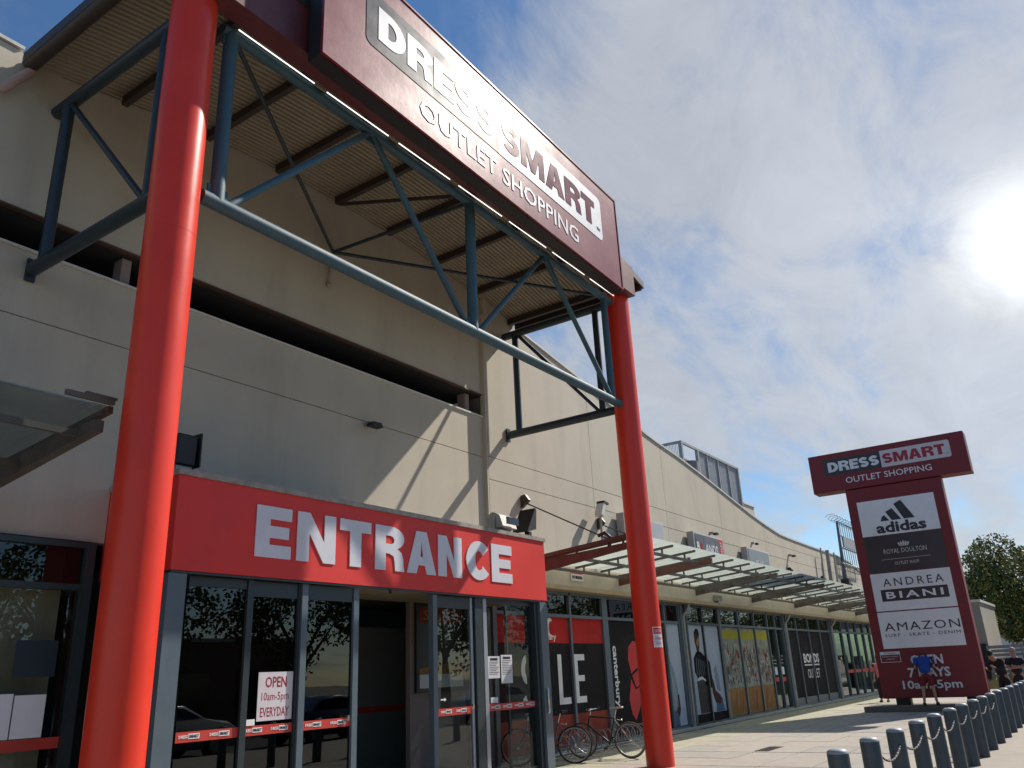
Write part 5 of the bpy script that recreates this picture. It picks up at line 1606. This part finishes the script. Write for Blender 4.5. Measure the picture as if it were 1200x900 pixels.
# ================================================================== FAR BACKGROUND
def tree(label, loc, h, rad, n, group, seed, crown_z=.62, flat_=.75):
    t = thing('tree', label, 'tree', loc, group)
    rr = random.Random(seed)
    b = MB()
    b.tube((0, 0, -.35), (0.1, .05, h * .35), .035 * h, 10, .022 * h)
    tips = []
    for k in range(8):
        a = k * 2.4 + rr.uniform(0, .5); e = (rad * .55 * math.cos(a), rad * .55 * math.sin(a), h * rr.uniform(.5, .8))
        b.tube((0.1, .05, h * rr.uniform(.25, .35)), e, .014 * h, 7, .005 * h); tips.append(e)
    b.build('trunk', M_bark, t, local=True)
    cl = []
    for k in range(34):
        u, v, w_ = rr.gauss(0, 1), rr.gauss(0, 1), rr.gauss(0, 1); l = math.sqrt(u * u + v * v + w_ * w_) or 1
        q = rr.uniform(.55, .88)
        cl.append((u / l * rad * q, v / l * rad * q, h * crown_z + w_ / l * h * (1 - crown_z) * q * 1.0 , rr.uniform(.20, .36) * rad))
    vs, fs, mi = [], [], []
    for q in range(n):
        cx_, cy_, cz_, cr = cl[q % len(cl)]
        u, v, w_ = rr.gauss(0, 1), rr.gauss(0, 1), rr.gauss(0, 1); l = math.sqrt(u * u + v * v + w_ * w_) or 1
        k = cr * rr.uniform(.75, 1.08)
        p = Vector((cx_ + u / l * k, cy_ + v / l * k, cz_ + w_ / l * k * flat_))
        s_ = rr.uniform(.014, .028) * rad * 1.3
        a = Vector((rr.gauss(0, 1), rr.gauss(0, 1), rr.gauss(0, 1))).normalized(); c_ = a.orthogonal().normalized()
        i = len(vs)
        vs += [p - a * s_, p + c_ * s_ * .6, p + a * s_, p - c_ * s_ * .6]
        fs.append((i, i + 1, i + 2, i + 3)); mi.append(rr.choices((0, 1, 2), (5, 4, 2))[0])
    me = bpy.data.meshes.new('crown'); me.from_pydata([tuple(v) for v in vs], [], fs)
    for m_ in M_leaf: me.materials.append(m_)
    me.polygons.foreach_set('material_index', mi)
    link('crown', me, t, local=True)
    return t


tree('large round olive green tree behind the timber fence right of the pylon', (80, 4.6, 0), 10.2, 5.3, 26000, 'trees beyond the mall', 5, .60, .9)
tree('smaller dark tree beyond the fence at the far right', (70, 0.6, 0), 6.5, 3.6, 9000, 'trees beyond the mall', 8, .6)

t = thing('distant_building', 'plain beige block building between the pylon sign and the large tree', 'building', (60, 8, 0))
b = MB(); b.box(58, 66, 5.9, 12, -.3, 4.6); b.build('wall', M_concrete, t)
b = MB(); b.box(57.9, 66.1, 5.8, 12.1, 4.6, 4.75); b.build('parapet', M_coping, t)
b = MB(); b.box(57.9, 57.99, 6.0, 6.6, 0, 2.2); b.build('doorway', M_dark, t)
t = thing('distant_building', 'low white roofed building far behind the fence under the large tree', 'building', (110, 9, 0))
b = MB(); b.box(100, 118, 5, 12, -.3, 3.2); b.build('wall', M_white, t)
b = MB(); b.prism([(4.7, 3.2), (12.3, 3.2), (8.5, 4.4)], lambda u, v, d: (99.7 + d, u, v), 0, 18.6); b.build('roof', M_galv, t)
t = thing('slat_fence', 'grey horizontal slat fence behind the people at right', 'fence', (56, 5, 0))
for k in range(8):
    b = MB(); b.box(56.0, 56.04, .5, 5.85, .35 + k * .22, .35 + k * .22 + .17); b.build('slat', M_fence, t)
for y in (.6, 2.4, 4.1, 5.75):
    b = MB(); b.box(56.05, 56.15, y - .05, y + .05, -.2, 2.15); b.build('post', M_fence, t)
rr = random.Random(9)
b = MB()
for q in range(5000):
    x = rr.uniform(48, 55.6); y = rr.uniform(.2, 5.7); h = rr.uniform(.15, .55) * (1.4 if x > 54 else .8); w_ = rr.uniform(.01, .03); dx, dy = rr.uniform(-.1, .1), rr.uniform(-.1, .1)
    b.add([(x, y - w_, 0), (x, y + w_, 0), (x + dx, y + dy, h)], [(0, 1, 2)])
tag(b.build('grass', M_grass), 'dry long grass in front of the slat fence', 'grass', kind='stuff')

# ---- what the shop glass reflects: street trees, parked cars, a shop opposite (all beyond the road behind the camera)
for i, (x, y, h, r_) in enumerate(((10, -15, 8.5, 4.2), (19, -16, 9.5, 4.6), (29, -15.5, 8, 4.0), (41, -16, 9, 4.4), (55, -16, 8, 4), (0, -16, 9, 4.4))):
    tree('leafy street tree across the road, %s along the kerb' % words[i], (x, y, 0), h, r_, 5200, 'street trees across the road', 30 + i)
src = {i: [o for o in bpy.data.objects if o.get('label', '').startswith('leafy street tree across the road, %s' % words[i])][0] for i in range(3)}
for k in range(13):
    s_ = src[k % 3]
    c = s_.copy(); COL.objects.link(c); c.location = (62 + k * 7.5, -15.5 - (k % 2) * 2, 0); c.rotation_euler.z = k * 1.3
    c['label'] = 'leafy street tree across the road, %s beyond the sixth' % words[k]
    for ch in s_.children:
        d_ = ch.copy(); COL.objects.link(d_); d_.parent = c
t = thing('shop_opposite', 'long low brick shop across the road', 'building', (30, -26, 0))
b = MB(); b.box(-20, 36, -30, -24, -.3, 4.2); b.build('wall', M_brick, t)
b = MB(); b.box(-20.2, 36.2, -30.2, -23.8, 4.2, 4.4); b.build('parapet', M_coping, t)
for k in range(9): b = MB(); b.box(-16 + k * 6, -12 + k * 6, -23.99, -23.93, .3, 2.6); b.build('window', M_carglass, t)


def car(label, loc, paint):
    t = thing('parked_car', label, 'car', loc, 'cars parked across the footpath')
    prof = [(-2.2, .45), (-2.25, .75), (-2.1, .95), (-1.6, 1.0), (-1.1, 1.36), (-.3, 1.44), (.5, 1.38), (1.15, 1.0), (1.9, .90), (2.2, .72), (2.25, .42), (2.1, .25), (-2.1, .25)]
    secs = ((-.86, .90, -.02), (-.78, 1, 0), (0, 1.0, .02), (.78, 1, 0), (.86, .90, -.02))
    b = MB(); n = len(prof); vs = []
    for y, s_, dz in secs:
        for x, z in prof:
            yy = y * (1 - max(0, z - .95) * .38)
            vs.append((x * (1 if abs(y) < .8 else .985), yy, .25 + (z - .25) * s_ if z < .95 else z + dz))
    fs = [(j * n + i, j * n + (i + 1) % n, (j + 1) * n + (i + 1) % n, (j + 1) * n + i) for j in range(4) for i in range(n)]
    fs += [tuple(range(n)), tuple(range(5 * n - 1, 4 * n - 1, -1))]
    b.add(vs, fs, True); o = b.build('body', paint, t, local=True)
    for s_ in (-1, 1):
        b = MB(); b.prism([(-1.45, 1.02), (-1.05, 1.30), (-.3, 1.37), (.45, 1.31), (.95, 1.02)], lambda u, v, d: (u, s_ * (.845 - (v - .95) * .31 + d), v), 0.0, .03); b.build('side_window', M_carglass, t, local=True)
        for x in (-1.35, 1.4):
            b = MB(); b.tube((x, s_ * .70, .31), (x, s_ * .89, .31), .31, 20); w = b.build('wheel', M_tyre, t, local=True)
            b = MB(); b.tube((x, s_ * .885, .31), (x, s_ * .90, .31), .19, 14); b.build('rim', M_galv, w, local=True)
    for y in (-.6, .6): b = MB(); b.box(2.12, 2.24, y - .16, y + .16, .60, .72); b.build('headlight', M_white, t, local=True)
    return t


car('silver hatchback parked at the kerb opposite the entrance', (14.2, -4.4, -.14), M_carpaint)
car('dark blue hatchback parked at the kerb behind the silver one', (20.8, -4.5, -.14), mat('car_paint_blue', (.02, .03, .06), .25, .3, coat=.8))
car('white hatchback parked at the kerb furthest along the row', (30.5, -4.5, -.14), mat('car_paint_white', (.7, .7, .7), .25, 0, coat=.8))
